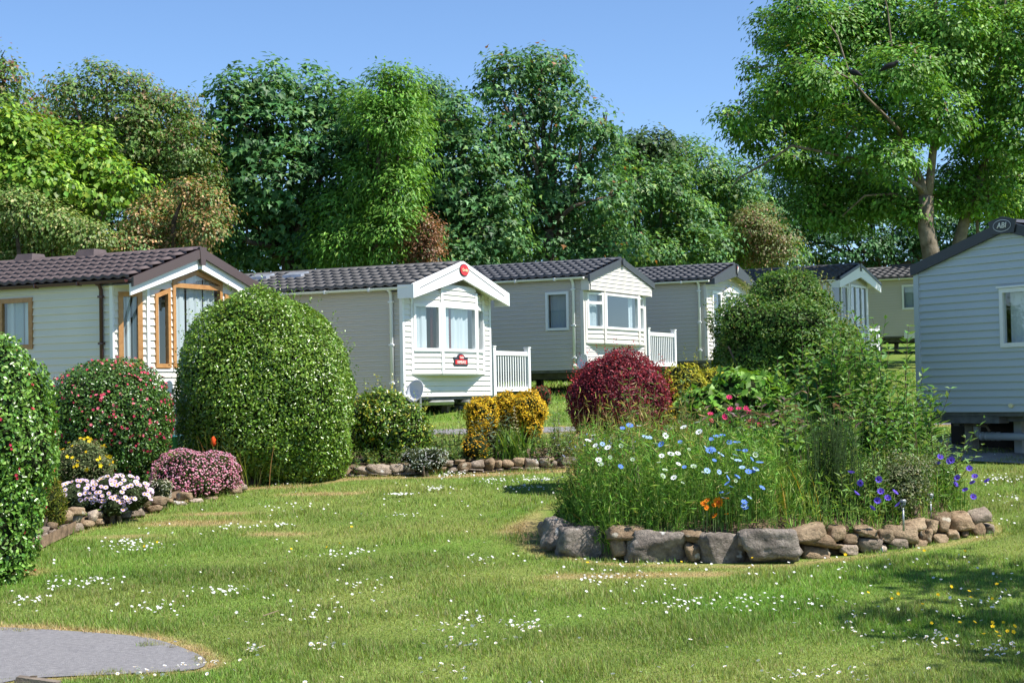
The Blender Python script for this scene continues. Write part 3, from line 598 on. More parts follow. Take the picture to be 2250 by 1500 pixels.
def tile_mesh(mt, tw, tl):
    k = (mt.name, tw, tl)
    if k in TILES: return TILES[k]
    V = []; F = []; n = 8
    for j, (yy, lift) in enumerate(((0, .012), (0, .07), (tl*1.02, .022))):
        for i in range(n+1):
            u = i/n; h = .046*(math.sin(u*2*math.pi-.9)*.5+.5)**1.3
            V.append((u*tw, yy, lift+(h if j > 0 else h*.6)))
    for j in range(2):
        for i in range(n): F.append((j*(n+1)+i, j*(n+1)+i+1, (j+1)*(n+1)+i+1, (j+1)*(n+1)+i))
    TILES[k] = mesh_np('roof_tile', V, F, mt, None, False); return TILES[k]
def text_mesh(s, size, mt, shear=0., ext=.004):
    cu = bpy.data.curves.new('lettering', 'FONT'); cu.body = s; cu.size = size; cu.align_x = 'CENTER'; cu.align_y = 'CENTER'; cu.extrude = ext; cu.shear = shear; cu.resolution_u = 3
    o = bpy.data.objects.new('lettering_curve', cu); sc.collection.objects.link(o); dg = bpy.context.evaluated_depsgraph_get(); me = bpy.data.meshes.new_from_object(o.evaluated_get(dg))
    bpy.data.objects.remove(o); me.materials.clear(); me.materials.append(mt); return me
def disc(rx, rz, th, n=28): A = [(rx*math.cos(i*2*math.pi/n), 0, rz*math.sin(i*2*math.pi/n)) for i in range(n)]; return [(x, -th, z) for x, y, z in A], A
def plate(parent, name, rx, rz, loc, mt, th=.02):
    A, B = disc(rx, rz, th); o = G().prism(A[::-1], B[::-1]).build(name, mt, parent); o.location = loc; return o
def letters(parent, s, size, mt, loc, shear=0., sx=1.):
    o = ob('lettering', text_mesh(s, size, mt, shear), parent, loc); o.rotation_euler = (R(90), 0, 0); o.scale = (sx, 1, 1); return o
CV = {1: (-7.003, 29.382, .059, 1.089, 2.1, 3.624, .624, .57), 2: (-2.091, 31.938, .016, 1.111, 2.1, 3.627, .525, .36), 3: (1.614, 37.938, .566, 1.092, 2.1, 3.546, .48, .222),
      4: (5.08, 43.728, .824, 1.113, 2.1, 3.407, .486, .26), 5: (9.615, 51.297, 1.263, 1.033, 2.1, 3.637, .529, .5), 6: (15.6, 60.2, 1.9, 1.09, 2.1, 3.6, .5, .3), 7: (6.006, 24.719, -.358, -.978, 2.12, 3.344, .5, .03)}
def caravan(k, label, length, roofm, side_m, front_m, pitch, gut_m, frame_m, tiles=True, dual=True, sideopen=(), side_start=0., gutter=True, side=.12, tw=.22, rows=6, pipe_m=None):
    x, y, zb, yaw, H, W, Rr, O = CV[k]; b = np.array([-math.sin(yaw), math.cos(yaw)])
    gzv = float(gz(y+1.2)); root = thing('static_caravan', label, 'caravan', (x, y, gzv), yaw, 'static caravans'); zo = zb+CAMZ-gzv
    c = dict(root=root, H=H, W=W, R=Rr, O=O, zo=zo, L=length)
    slope = Rr/(W/2+side); sl_len = math.hypot(Rr, W/2+side); ang = math.atan2(Rr, W/2+side); c['slope'] = slope; c['side'] = side
    # long wall in view, then the hidden right wall and back wall
    ws = Wall(root, (0, length), (0, side_start), zo); c['ws'] = ws
    ws.clad(0, H-.03, pitch, side_m, [rect(length-o[1]+.03, length-o[0]-.03, o[2]+.03, o[3]-.03) for o in sideopen], dual=dual)
    G().box((W-.03, .02, zo), (W, length, zo+H)).build('side_wall', side_m, root)
    G().prism([(0.005, length-.03, zo), (W-.03, length-.03, zo), (W-.03, length-.03, zo+H), (W/2, length-.03, zo+H+Rr-.06), (0.005, length-.03, zo+H)], [(0.005, length, zo), (W-.03, length, zo), (W-.03, length, zo+H), (W/2, length, zo+H+Rr-.06), (0.005, length, zo+H)]).build('back_wall', side_m, root)
    G().box((.01, .02, zo-.06), (W-.01, length-.01, zo-.003)).build('floor', M['chassis'], root)
    g = G()
    for uu in (.5, W-.62): g.box((uu, .12, zo-.2), (uu+.1, length-.1, zo-.062))
    for vv in np.arange(.2, length, 2.2): g.box((.15, vv, zo-.14), (W-.15, vv+.06, zo-.064))
    g.build('chassis', M['chassis'], root)
    for uu in (.55, W-.57):
        for vv in (.45, 2.6, 4.8, 7.2):
            if vv < length: gr = float(gz(y+uu*math.sin(yaw)+vv*math.cos(yaw)))-gzv; G().box((uu-.07, vv-.07, gr-.05), (uu+.07, vv+.07, zo-.2)).build('support_post', M['block'] if k != 3 else M['timber'], root)
    # roof
    y0 = -O
    g = G()
    for sgn in (0, 1):
        e = -side if sgn == 0 else W+side
        A = [(e, y0+.02, zo+H), (W/2, y0+.02, zo+H+Rr), (W/2, y0+.02, zo+H+Rr-.05), (e, y0+.02, zo+H-.05)]
        g.prism(A if sgn else A[::-1], [(p[0], length+.1, p[2]) for p in (A if sgn else A[::-1])])
    roof = g.build('roof', roofm, root); c['roof'] = roof
    if tiles:
        tl = sl_len/rows*.985; me = tile_mesh(roofm, tw, round(tl, 4)); n = int((length-(y0+.1))/tw)
        mat_ = Matrix(((0, math.cos(ang), -math.sin(ang), 0), (-1, 0, 0, 0), (0, math.sin(ang), math.cos(ang), 0), (0, 0, 0, 1)))
        cnt = 0
        for i in range(n):
            for r_ in range(rows):
                if cnt >= 300: break
                cnt += 1
                o = bpy.data.objects.new('roof_tile', me); link(o, roof)
                s_ = r_*tl+.005; p = Vector((-side-.02+s_*math.cos(ang), y0+.06+(i+1)*tw, zo+H+.0+s_*math.sin(ang)))
                o.matrix_local = Matrix.Translation(p) @ mat_
    G().prism([(W/2-.13, y0+.03, zo+H+Rr-.13*slope+.05), (W/2, y0+.03, zo+H+Rr+.075), (W/2+.13, y0+.03, zo+H+Rr-.13*slope+.05), (W/2, y0+.03, zo+H+Rr)], [(W/2-.13, length+.1, zo+H+Rr-.13*slope+.05), (W/2, length+.1, zo+H+Rr+.075), (W/2+.13, length+.1, zo+H+Rr-.13*slope+.05), (W/2, length+.1, zo+H+Rr)]).build('ridge_cap', roofm, root)
    if gutter:
        gm = gut_m; ua = -side-.075; n = 8; g = G(); A = [(ua+.05*math.cos(math.pi+i*math.pi/n)+.02, 0, .05*math.sin(math.pi+i*math.pi/n)) for i in range(n+1)]; A += [(ua+.074, 0, .0), (ua-.034, 0, .0)]
        zz = zo+H-.015
        g.prism([(p[0], y0+.1, p[2]+zz) for p in A], [(p[0], length, p[2]+zz) for p in A])
        gu = g.build('gutter', gm, root)
        for vv in np.arange(.6, length, 1.0): ob('gutter_bracket', G().box((ua-.04, vv-.015, zz-.062), (ua+.08, vv+.015, zz+.006)).mesh('gutter_bracket', gm), gu)
        pv = .2 if k != 4 else .16
        pm = pipe_m or gm; dp = G().tube([(-.06, pv, zo+.02), (-.06, pv, zo+H-.17), (-.1, pv, zo+H-.08), (ua+.02, pv, zo+H-.05)], .034, 10).build('downpipe', pm, root, True)
        for zz2 in (.25, .98, 1.8): ob('pipe_clip', G().box((-.1, pv-.05, zo+zz2), (-.018, pv+.05, zo+zz2+.035)).mesh('pipe_clip', pm), dp)
    return c
def barge(c, h, mt, yf, th=.035, drop=0., ends=0., name='barge_board', top=0.03, uw=0., hc=None):
    """pair of sloping boards along the front roof edge"""
    W, H, Rr, zo, s = c['W'], c['H'], c['R'], c['zo'], c['side']+uw; hc = hc or h
    sl = c['slope']
    for sg in (-1, 1):
        e = W/2+sg*(W/2+s); ze = zo+H-uw*sl+top-drop; zc = zo+H+Rr+top-drop
        A = [(e, yf, ze), (W/2, yf, zc), (W/2, yf, zc-hc), (e, yf, ze-h)]
        B = [(p[0], yf+th, p[2]) for p in A]
        G().prism(A if sg > 0 else A[::-1], B if sg > 0 else B[::-1]).build(name, mt, c['root'])
        if ends: G().box((min(e, e-sg*.03), yf+th+.001, ze-h+.002), (max(e, e-sg*.03), yf+th+ends, ze-.01)).build('barge_return', mt, c['root'])
def soffit(c, yf, mt, drop=.07):
    W, H, Rr, zo, s = c['W'], c['H'], c['R'], c['zo'], c['side']
    A = [(-s+.01, yf+.04, zo+H-drop), (W/2, yf+.04, zo+H+Rr-drop), (W+s-.01, yf+.04, zo+H-drop), (W+s-.01, yf+.04, zo+H-drop+.015), (W/2, yf+.04, zo+H+Rr-drop+.015), (-s+.01, yf+.04, zo+H-drop+.015)]
    v = A+[(p[0], .3, p[2]) for p in A]; f = [(0, 1, 7, 6), (1, 2, 8, 7), (3, 4, 10, 9), (4, 5, 11, 10), (0, 5, 4, 1), (1, 4, 3, 2)]
    G().add(v, f).build('soffit', mt, c['root'])
def gable_lim(c, u0, u1, under=.06):
    """limits of a front board at height z, in metres from u0"""
    W, H, Rr, s = c['W'], c['H'], c['R'], c['slope']
    def f(z):
        zz = z-(H-under)+c['side']*s*0
        cut = max(0, zz/s-c['side'])
        a, b = max(u0, cut), min(u1, W-cut)
        if b < a: a = b = W/2
        return a-u0, b-u0
    return f
def post(c, u, v, z0, z1, mt, w=.035, name='corner_trim'): G().box((u-w, v-w, c['zo']+z0), (u+w, v+w, c['zo']+z1)).build(name, mt, c['root'])

# --- caravan 1: cream boards, oak windows, brown roof
c = caravan(1, 'cream clad caravan with oak coloured window frames and brown tiled roof', 9.6, M['roof_brown'], M['cream_clad'], M['cream_clad'], .133, M['brown_pvc'], M['oak'], dual=False, sideopen=((1.83, 2.64, .95, 1.88),))
r0, W, H, zo, Rr = c['root'], c['W'], c['H'], c['zo'], c['R']; V0 = -.36
c['ws'].window(rect(9.6-2.64, 9.6-1.83, .95, 1.88), M['oak'], .085, [(0, .28, 'curtain'), (.66, 1, 'curtain'), (.3, .62, 'curtain_grey', .005)])
wc = Wall(r0, (0, 0), (.5, V0), zo); o1 = rect(.1, wc.len-.09, .57, 1.9)
wc.clad(0, H+.0, .133, M['cream_clad'], [clip_inset(o1, .03)]); wc.window(o1, M['oak'], .085, [(0, .6, 'curtain'), (.75, 1, 'curtain')])
wf = Wall(r0, (.5, V0), (W-.5, V0), zo); u0 = .5
lim = gable_lim(c, u0, W-.5, .07)
w2 = [(.68-u0, .56), (1.1-u0, .56), (1.1-u0, 2.0), (.68-u0, 1.87)]; w3 = [(1.17-u0, .56), (2.62-u0, .56), (2.62-u0, 2.17), (1.88-u0, 2.36), (1.17-u0, 2.15)]; w4 = [(2.7-u0, .56), (3.08-u0, .56), (3.08-u0, 1.85), (2.7-u0, 1.97)]
wf.clad(0, H+Rr-.1, .133, M['cream_clad'], [clip_inset(q, .03) for q in (w2, w3, w4)], lim)
wf.window(w2, M['oak'], .075, [(0, .6, 'curtain')]); wf.window(w3, M['oak'], .075, [(0, .32, 'curtain'), (.36, .7, 'curtain'), (.74, .97, 'curtain')], trans=(2.06,)); wf.window(w4, M['oak'], .075, [(.4, 1, 'curtain')])
wd = Wall(r0, (W-.5, V0), (W, 0), zo); wd.clad(0, H, .133, M['cream_clad'])
for u, v in ((0, 0), (.5, V0), (W-.5, V0), (W, 0)): post(c, u, v, 0, H-.02, M['white_pvc'], .035)
G().box((.5, V0-.04, zo+.5), (W-.5, V0-.003, zo+.535)).build('sill_trim', M['white_pvc'], r0)
barge(c, .17, M['barge_brown'], -c['O']-.02, .05, 0); barge(c, .2, M['white_pvc'], -c['O']+.05, .03, .12, name='fascia_board', hc=.25); soffit(c, -c['O'], M['white_pvc'], .1)
G().prism([(W/2-.1, -c['O']-.03, zo+H+Rr+.05), (W/2+.1, -c['O']-.03, zo+H+Rr+.05), (W/2+.06, -c['O']-.03, zo+H+Rr-.28), (W/2-.06, -c['O']-.03, zo+H+Rr-.28)][::-1], [(W/2-.1, -c['O']+.02, zo+H+Rr+.05), (W/2+.1, -c['O']+.02, zo+H+Rr+.05), (W/2+.06, -c['O']+.02, zo+H+Rr-.28), (W/2-.06, -c['O']+.02, zo+H+Rr-.28)][::-1]).build('apex_cap', M['barge_brown'], r0)
for vv in (1.75, 3.3):
    zz = zo+H+Rr+.02; G().prism([(W/2-.32, vv, zz-.12), (W/2+.2, vv, zz-.12), (W/2+.2, vv+.55, zz-.12), (W/2-.32, vv+.55, zz-.12)], [(W/2-.2, vv+.08, zz+.13), (W/2+.12, vv+.08, zz+.13), (W/2+.12, vv+.47, zz+.13), (W/2-.2, vv+.47, zz+.13)]).build('roof_vent', M['roof_brown'], r0)

# --- caravan 2: white bay front with red badge
c = caravan(2, 'white fronted caravan with deep white barge boards and a red oval badge', 9.6, M['roof_grey'], M['side_beige'], M['white_clad'], .1, M['white_pvc'], M['white_pvc'])
r0, W, H, zo, Rr, O = c['root'], c['W'], c['H'], c['zo'], c['R'], c['O']
wf = Wall(r0, (0, 0), (W, 0), zo); bayo = rect(.36, 3.26, .46, 2.2); wf.clad(0, H+Rr-.1, .105, M['white_clad'], [bayo], gable_lim(c, 0, W, .07), dual=False)
BP = [(.33, -.004), (1.09, -.25), (2.54, -.25), (3.3, -.004)]
HD, SI, BT = 1.8, .88, .44
for i in range(3):
    wb = Wall(r0, BP[i], BP[i+1], zo); o_ = rect(.04, wb.len-.04, SI, HD)
    wb.clad(BT, SI, .11, M['white_clad'], dual=False); wb.window(o_, M['white_pvc'], .06, [[(0, .68, 'curtain'), (.83, .97, 'curtain_red')], [(0, .3, 'curtain'), (.32, .37, 'curtain_red', .005), (.38, .95, 'curtain')], [(.2, .8, 'curtain')]][i])
    wb.clad(HD, 2.2 if i == 1 else 2.06, .1, M['white_clad'], dual=False)
    G().prism([(BP[i][0], BP[i][1]-.03, zo+SI-.03), (BP[i+1][0], BP[i+1][1]-.03, zo+SI-.03), (BP[i+1][0], BP[i+1][1], zo+SI-.03), (BP[i][0], BP[i][1], zo+SI-.03)], [(BP[i][0], BP[i][1]-.03, zo+SI-.002), (BP[i+1][0], BP[i+1][1]-.03, zo+SI-.002), (BP[i+1][0], BP[i+1][1], zo+SI-.002), (BP[i][0], BP[i][1], zo+SI-.002)]).build('sill_trim', M['white_pvc'], r0)
for u, v in BP: post(c, u, v, BT, 2.08, M['white_pvc'], .04)
G().prism([(u, v, zo+BT-.03) for u, v in BP[::1]], [(u, v, zo+BT) for u, v in BP]).build('bay_base', M['white_clad'], r0)
G().prism([(u, v+.01, zo+2.06) for u, v in BP], [(u, v+.01, zo+2.075) for u, v in BP]).build('bay_top', M['white_clad'], r0)
for u in (0, W): post(c, u, 0, 0, H-.05, M['white_pvc'], .035)
barge(c, .27, M['white_pvc'], -O-.03, .05, 0, ends=.3, top=.06, uw=.1, hc=.36); soffit(c, -O, M['white_clad'], .1)
for sg in (-1, 1):
    e = W/2+sg*(W/2-.02); A = [(W/2+sg*.2, -O-.036, zo+H+Rr-.2*c['slope']-.03), (e, -O-.036, zo+H-.03), (e, -O-.036, zo+H-.042), (W/2+sg*.2, -O-.036, zo+H+Rr-.2*c['slope']-.042)]
    G().prism(A if sg > 0 else A[::-1], [(p[0], -O-.029, p[2]) for p in (A if sg > 0 else A[::-1])]).build('barge_groove', M['barge_grey'], r0)
bd = plate(r0, 'badge', .19, .125, (W/2, -O-.032, zo+H+Rr-.12), M['badge_dark'], .012); plate(bd, 'badge_face', .175, .11, (0, -.012, 0), M['badge_red'], .012)
letters(bd, 'Carnaby', .088, M['letter_cream'], (0, -.03, 0), .25, .8)
pq = G().prism([(-.29, -.02, -.1), (.29, -.02, -.1), (.29, -.02, .075), (.17, -.02, .075), (.12, -.02, .12), (0, -.02, .14), (-.12, -.02, .12), (-.17, -.02, .075), (-.29, -.02, .075)], [(-.29, 0, -.1), (.29, 0, -.1), (.29, 0, .075), (.17, 0, .075), (.12, 0, .12), (0, 0, .14), (-.12, 0, .12), (-.17, 0, .075), (-.29, 0, .075)]).build('name_plaque', M['badge_dark'], r0)
pq.location = (1.82, -.272, zo+.7); ob('plaque_face', G().box((-.25, -.026, -.068), (.25, -.019, .02)).mesh('plaque_face', M['badge_red']), pq)
plate(pq, 'plaque_oval', .1, .05, (0, -.026, .068), M['badge_red'], .006); letters(pq, 'Carnaby', .055, M['letter_white'], (0, -.036, .068), .2, .8); letters(pq, 'ASHDALE', .085, M['letter_white'], (0, -.03, -.03))
for vv, uu in ((2.9, .95), (3.75, .95)):
    z_ = zo+H+(uu+.12)*c['slope']; G().prism([(uu, vv, z_+.03), (uu+.35, vv, z_+.03+.35*c['slope']), (uu+.35, vv+.5, z_+.03+.35*c['slope']), (uu, vv+.5, z_+.03)], [(uu+.03, vv+.03, z_+.15), (uu+.32, vv+.03, z_+.15+.3*c['slope']), (uu+.32, vv+.47, z_+.15+.3*c['slope']), (uu+.03, vv+.47, z_+.15)]).build('roof_light', M['steel'], r0)
for sg in (-1, 1): G().tube([(W/2+sg*1.2, .6, zo-.13), (W/2+sg*.35, -.3, zo-.12)], .05, 4).build('drawbar', M['steel'], r0)
for u in (.95, 2.2): G().box((u, .25, zo-.62), (u+.13, .38, zo-.2)).build('support_post', M['timber'], r0)

# --- caravan 3: charcoal roof, boxed out gable
c = caravan(3, 'beige caravan with charcoal tiled roof, boxed gable and wide bay window', 9.6, M['roof_dark'], M['side_beige'], M['beige_clad'], .1, M['white_pvc'], M['white_pvc'], sideopen=((.33, .92, .9, 1.78),))
r0, W, H, zo, Rr, O = c['root'], c['W'], c['H'], c['zo'], c['R'], c['O']
c['ws'].window(rect(9.6-.92, 9.6-.33, .9, 1.78), M['white_pvc'], .06, [(.02, .98, 'curtain_grey', .006)])
wf = Wall(r0, (0, 0), (W, 0), zo); wf.clad(0, 1.8, .1, M['beige_clad'], [rect(.14, 3.4, .6, 1.9)], dual=True)
gbx = Wall(r0, (-.06, -.2), (W+.06, -.2), zo); limb = gable_lim(c, -.06, W+.06, .07); gbx.clad(1.8, H+Rr-.1, .1, M['beige_clad'], (), limb, dual=True)
for u in (-.06, W+.03): G().box((u, -.2, zo+1.8), (u+.03, .0, zo+H-.04)).build('gable_return', M['beige_clad'], r0)
G().box((-.06, -.199, zo+1.785), (W+.06, .0, zo+1.798)).build('gable_soffit', M['beige_clad'], r0)
BP = [(.1, -.004), (.78, -.17), (2.77, -.17), (3.44, -.004)]
for i in range(3):
    wb = Wall(r0, BP[i], BP[i+1], zo); wb.clad(.6, .93, .1, M['beige_clad'])
    o_ = rect(.05, wb.len-.05, .93, 1.76); wb.window(o_, M['white_pvc'], .055, [[(.05, .95, 'curtain_grey', .01)], [(0, .12, 'curtain'), (.86, 1, 'curtain')], [(.1, .9, 'curtain')]][i], trans=((1.52,) if i != 1 else ()))
for u, v in BP: post(c, u, v, .6, 1.78, M['beige_clad'], .045)
G().prism([(u, v, zo+.57) for u, v in BP], [(u, v, zo+.6) for u, v in BP]).build('bay_base', M['beige_clad'], r0)
for u in (0, W): post(c, u, 0, 0, 1.78, M['beige_clad'], .04)
barge(c, .15, M['barge_grey'], -O-.03, .05, 0); plate(r0, 'roof_badge', .1, .1, (W/2, -O-.035, zo+H+Rr-.06), M['barge_char'], .02)
plate(r0, 'roof_badge_ring', .075, .075, (W/2, -O-.056, zo+H+Rr-.06), M['barge_grey'], .006)

# --- caravan 4: deep grey barge boards
c = caravan(4, 'beige caravan with deep grey barge boards half hidden by the tall bush', 9.0, M['roof_dark'], M['side_beige'], M['beige_clad'], .1, M['white_pvc'], M['white_pvc'])
r0, W, H, zo, Rr, O = c['root'], c['W'], c['H'], c['zo'], c['R'], c['O']
wf = Wall(r0, (0, 0), (W, 0), zo); q1, q2, q3 = rect(.42, 1.12, .25, 1.84), rect(1.36, 2.0, .1, 1.84), rect(2.02, 2.66, .1, 1.84)
wf.clad(0, H+Rr-.1, .1, M['beige_clad'], [clip_inset(q, .03) for q in (q1, q2, q3)], gable_lim(c, 0, W, .07))
wf.window(q1, M['white_pvc'], .07, [(0, .45, 'curtain')], trans=(.9,)); wf.window(q2, M['white_pvc'], .1, [(0, .4, 'curtain')]); wf.window(q3, M['white_pvc'], .1, [(.6, 1, 'curtain')])
G().prism([(1.3, -.09, zo+1.85), (2.75, -.09, zo+1.85), (2.4, -.09, zo+1.98), (2.02, -.09, zo+2.03), (1.65, -.09, zo+1.98)], [(1.3, -.022, zo+1.85), (2.75, -.022, zo+1.85), (2.4, -.022, zo+1.98), (2.02, -.022, zo+2.03), (1.65, -.022, zo+1.98)]).build('door_pelmet', M['white_pvc'], r0)
for u in (0, W): post(c, u, 0, 0, H-.05, M['beige_clad'], .04)
barge(c, .16, M['barge_grey'], -O-.04, .05, 0, hc=.34, ends=.2); soffit(c, -O, M['beige_clad'], .1)
sh = G().prism([(-.09, -.02, .15), (.09, -.02, .15), (.07, -.02, -.06), (0, -.02, -.16), (-.07, -.02, -.06)][::-1], [(-.09, 0, .15), (.09, 0, .15), (.07, 0, -.06), (0, 0, -.16), (-.07, 0, -.06)][::-1]).build('shield_badge', M['barge_char'], r0); sh.location = (W/2, -O-.045, zo+H+Rr-.14)
ob('shield_stripe', G().prism([(-.03, -.028, -.1), (.05, -.028, .06), (.0, -.028, .1)], [(-.03, -.019, -.1), (.05, -.019, .06), (.0, -.019, .1)]).mesh('shield_stripe', M['letter_white']), sh)
ob('shield_stripe', G().prism([(-.05, -.028, .02), (.0, -.028, .06), (-.02, -.028, .1)], [(-.05, -.019, .02), (.0, -.019, .06), (-.02, -.019, .1)]).mesh('shield_stripe', M['badge_red']), sh)

# --- caravan 5: white gable, tall windows
c = caravan(5, 'far caravan with white gable boards and tall prow windows', 6.5, M['roof_grey'], M['side_beige'], M['beige_clad'], .1, M['white_pvc'], M['white_pvc'], rows=5, tw=.25)
r0, W, H, zo, Rr, O = c['root'], c['W'], c['H'], c['zo'], c['R'], c['O']; V0 = -.3; uL, uR = 1.25, 2.95
wc = Wall(r0, (0, 0), (uL, V0), zo); q = rect(.25, wc.len-.06, .7, 1.95); wc.clad(0, H, .1, M['beige_clad'], [clip_inset(q, .03)]); wc.window(q, M['white_pvc'], .06, None, mull=(.85,))
wf = Wall(r0, (uL, V0), (uR, V0), zo); q = rect(.1, uR-uL-.1, .7, 2.0); wf.clad(0, H+.2, .1, M['beige_clad'], [clip_inset(q, .03)]); wf.window(q, M['white_pvc'], .06, None, mull=(.6, 1.12))
wd = Wall(r0, (uR, V0), (W, 0), zo); wd.clad(0, H, .1, M['beige_clad'])
wg = Wall(r0, (0, .02), (W, .02), zo); wg.clad(H-.1, H+Rr-.1, .1, M['beige_clad'], (), gable_lim(c, 0, W, .07))
for u, v in ((0, 0), (uL, V0), (uR, V0), (W, 0)): post(c, u, v, 0, H-.02, M['white_pvc'], .04)
barge(c, .09, M['barge_grey'], -O-.05, .04, 0, top=.05); barge(c, .23, M['white_pvc'], -O-.03, .05, .06, name='fascia_board', hc=.36, ends=.3); soffit(c, -O, M['white_clad'], .1)
G().prism([(W/2-.07, -O-.06, zo+H+Rr+.04), (W/2+.07, -O-.06, zo+H+Rr+.04), (W/2+.03, -O-.06, zo+H+Rr-.2), (W/2-.03, -O-.06, zo+H+Rr-.2)][::-1], [(W/2-.07, -O-.03, zo+H+Rr+.04), (W/2+.07, -O-.03, zo+H+Rr+.04), (W/2+.03, -O-.03, zo+H+Rr-.2), (W/2-.03, -O-.03, zo+H+Rr-.2)][::-1]).build('apex_cap', M['barge_grey'], r0)

# --- caravan 6: farthest, seen side on
c = caravan(6, 'farthest beige caravan seen side on behind the grey caravan corner', 9.0, M['roof_grey'], M['side_beige'], M['beige_clad'], .1, M['white_pvc'], M['white_pvc'], rows=5, tw=.28, sideopen=((.75, 1.55, .95, 1.85),))
r0, W, H, zo, Rr, O = c['root'], c['W'], c['H'], c['zo'], c['R'], c['O']
c['ws'].window(rect(9-1.55, 9-.75, .95, 1.85), M['white_pvc'], .07, [(.02, .98, 'curtain_grey', .006)])
wf = Wall(r0, (0, 0), (W, 0), zo); wf.clad(0, H+Rr-.1, .1, M['beige_clad'], (), gable_lim(c, 0, W, .07)); barge(c, .16, M['barge_grey'], -O-.03)
G().box((W/2-.3, 1.3, zo+H+Rr-.05), (W/2+.2, 2.3, zo+H+Rr+.12)).build('roof_vent', M['roof_dark'], r0)
G().box((-.08, 1.0, zo-.1), (-.022, 1.5, zo+.12)).build('meter_box', M['white_pvc'], r0)

# --- caravan 7: grey gable on the right, in shade
c = caravan(7, 'pale grey caravan gable at the right edge with charcoal barge boards', 8.0, M['roof_dark'], M['pale_clad'], M['pale_clad'], .107, M['white_pvc'], M['white_pvc'], tiles=False, gutter=False, side=.06)
r0, W, H, zo, Rr, O = c['root'], c['W'], c['H'], c['zo'], c['R'], c['O']
wf = Wall(r0, (0, 0), (W, 0), zo); q = rect(1.53, 2.5, .9, 1.72); wf.clad(0, H+Rr-.1, .107, M['pale_clad'], [clip_inset(q, .03)], gable_lim(c, 0, W, .07))
wf.window(q, M['white_pvc'], .06, [(.03, .97, 'curtain', .006)]); wf.place('window_head', G().box((1.5, -.075, 1.725), (2.53, -.004, 1.75)).mesh('window_head', M['white_pvc']))
for u in (0, W): post(c, u, 0, 0, H-.09, M['pale_clad'], .045)
barge(c, .15, M['barge_char'], -O-.06, .05, 0, top=.04)
ac = G().prism([(-.2, -.02, -.11), (.2, -.02, -.11), (.24, -.02, .07), (0, -.02, .13), (-.24, -.02, .07)], [(-.2, 0, -.11), (.2, 0, -.11), (.24, 0, .07), (0, 0, .13), (-.24, 0, .07)]).build('apex_cap', M['barge_char'], r0); ac.location = (W/2, -O-.062, zo+H+Rr-.03)
plate(ac, 'badge_rim', .155, .085, (0, -.02, 0), M['steel'], .004); plate(ac, 'badge_face', .145, .076, (0, -.024, 0), M['barge_char'], .004); letters(ac, 'ABI', .11, M['letter_white'], (0, -.031, 0), .15)
plate(r0, 'outside_socket', .04, .03, (1.67, -.02, zo+.09), M['letter_cream'], .02)
g = G().tube([(.78, .3, zo-.06), (.78, .3, zo-.2), (.8, .28, zo-.3), (.88, .25, zo-.345), (1.1, .22, zo-.35), (3.2, .1, zo-.35)], .055, 12); wp = g.build('waste_pipe', M['greypipe'], r0, True)
for u in (.92, 1.02, 1.12, 1.22): ob('pipe_rib', G().tube([(u-.02, .245-(u-.9)*.05, zo-.35), (u+.02, .243-(u-.9)*.05, zo-.35)], .064, 12).mesh('pipe_rib', M['greypipe'], True), wp)
G().tube([(.4, .25, zo-.17), (1.0, .24, zo-.2), (1.06, .24, zo-.28)], .022, 8).build('waste_branch_pipe', M['timber'], r0, True)
G().box((1.78, .1, zo-.09), (3.2, .2, zo-.01)).build('chassis_crossbar', M['steel'], r0)
for u in (1.42, 2.35): G().box((u-.065, .4, zo-.62), (u+.065, .53, zo-.06)).build('support_post', M['greypipe'], r0)
G().tube([(1.62, .45, zo-.6), (1.62, .45, zo-.05)], .02, 6).build('jack_leg', M['chassis'], r0)
G().box((-.15, .8, zo-.6), (1.26, .86, zo-.09)).build('skirt_panel', M['black'], r0)
G().box((.05, .03, zo-.16), (1.4, .25, zo-.065)).build('underfloor_beam', M['chassis'], r0)

# ------------------------------------------------------------------ decks with white railings
def deck(k, label, u0, u1, z0, z1, depth, nb):
    x, y, zb, yaw = CV[k][:4]; a = np.array([math.cos(yaw), math.sin(yaw)]); p = np.array([x, y])+a*u0; gr = float(gz(p[1])); root = thing('deck', label, 'deck', (p[0], p[1], gr), yaw, 'white railed decks'); zo = zb+CAMZ-gr; w_ = u1-u0
    for i in range(8): G().box((0, .06+i*depth/8, zo+z0-.06), (w_, .06+(i+1)*depth/8-.012, zo+z0-.03)).build('deck_board', M['timber'], root)
    for uu in (.05, w_-.05): ob('railing_post', G().box((uu-.055, -.055, -.1), (uu+.055, .055, z1-z0)).box((uu-.065, -.065, z1-z0), (uu+.065, .065, z1-z0+.025)).mesh('railing_post', M['white_pvc']), root, (0, 0, zo+z0))
    for uu in (.05, w_-.05): ob('leg', G().box((uu-.05, -.05, -.1), (uu+.05, .05, zo+z0-.1)).mesh('leg', M['timber']), root)
    ob('top_rail', G().box((.1, -.03, z1-z0-.17), (w_-.1, .03, z1-z0-.08)).mesh('top_rail', M['white_pvc']), root, (0, 0, zo+z0)); ob('bottom_rail', G().box((.1, -.03, .02), (w_-.1, .03, .11)).mesh('bottom_rail', M['white_pvc']), root, (0, 0, zo+z0))
    me = G().box((-.018, -.012, .11), (.018, .012, z1-z0-.17)).mesh('baluster', M['white_pvc'])
    for i in range(nb): ob('baluster', me, root, (.1+(w_-.2)*(i+.7)/(nb+.4), 0, zo+z0))
    return root
deck(2, 'white railing and deck beside the red badged caravan', 3.72, 5.5, .06, 1.02, 2.2, 13)
deck(3, 'white railing and deck beside the boxed gable caravan', 3.68, 5.5, .08, 1.02, 2.2, 13)
deck(5, 'white railing by the far white gabled caravan', 3.75, 4.9, .1, .78, 2.0, 8)

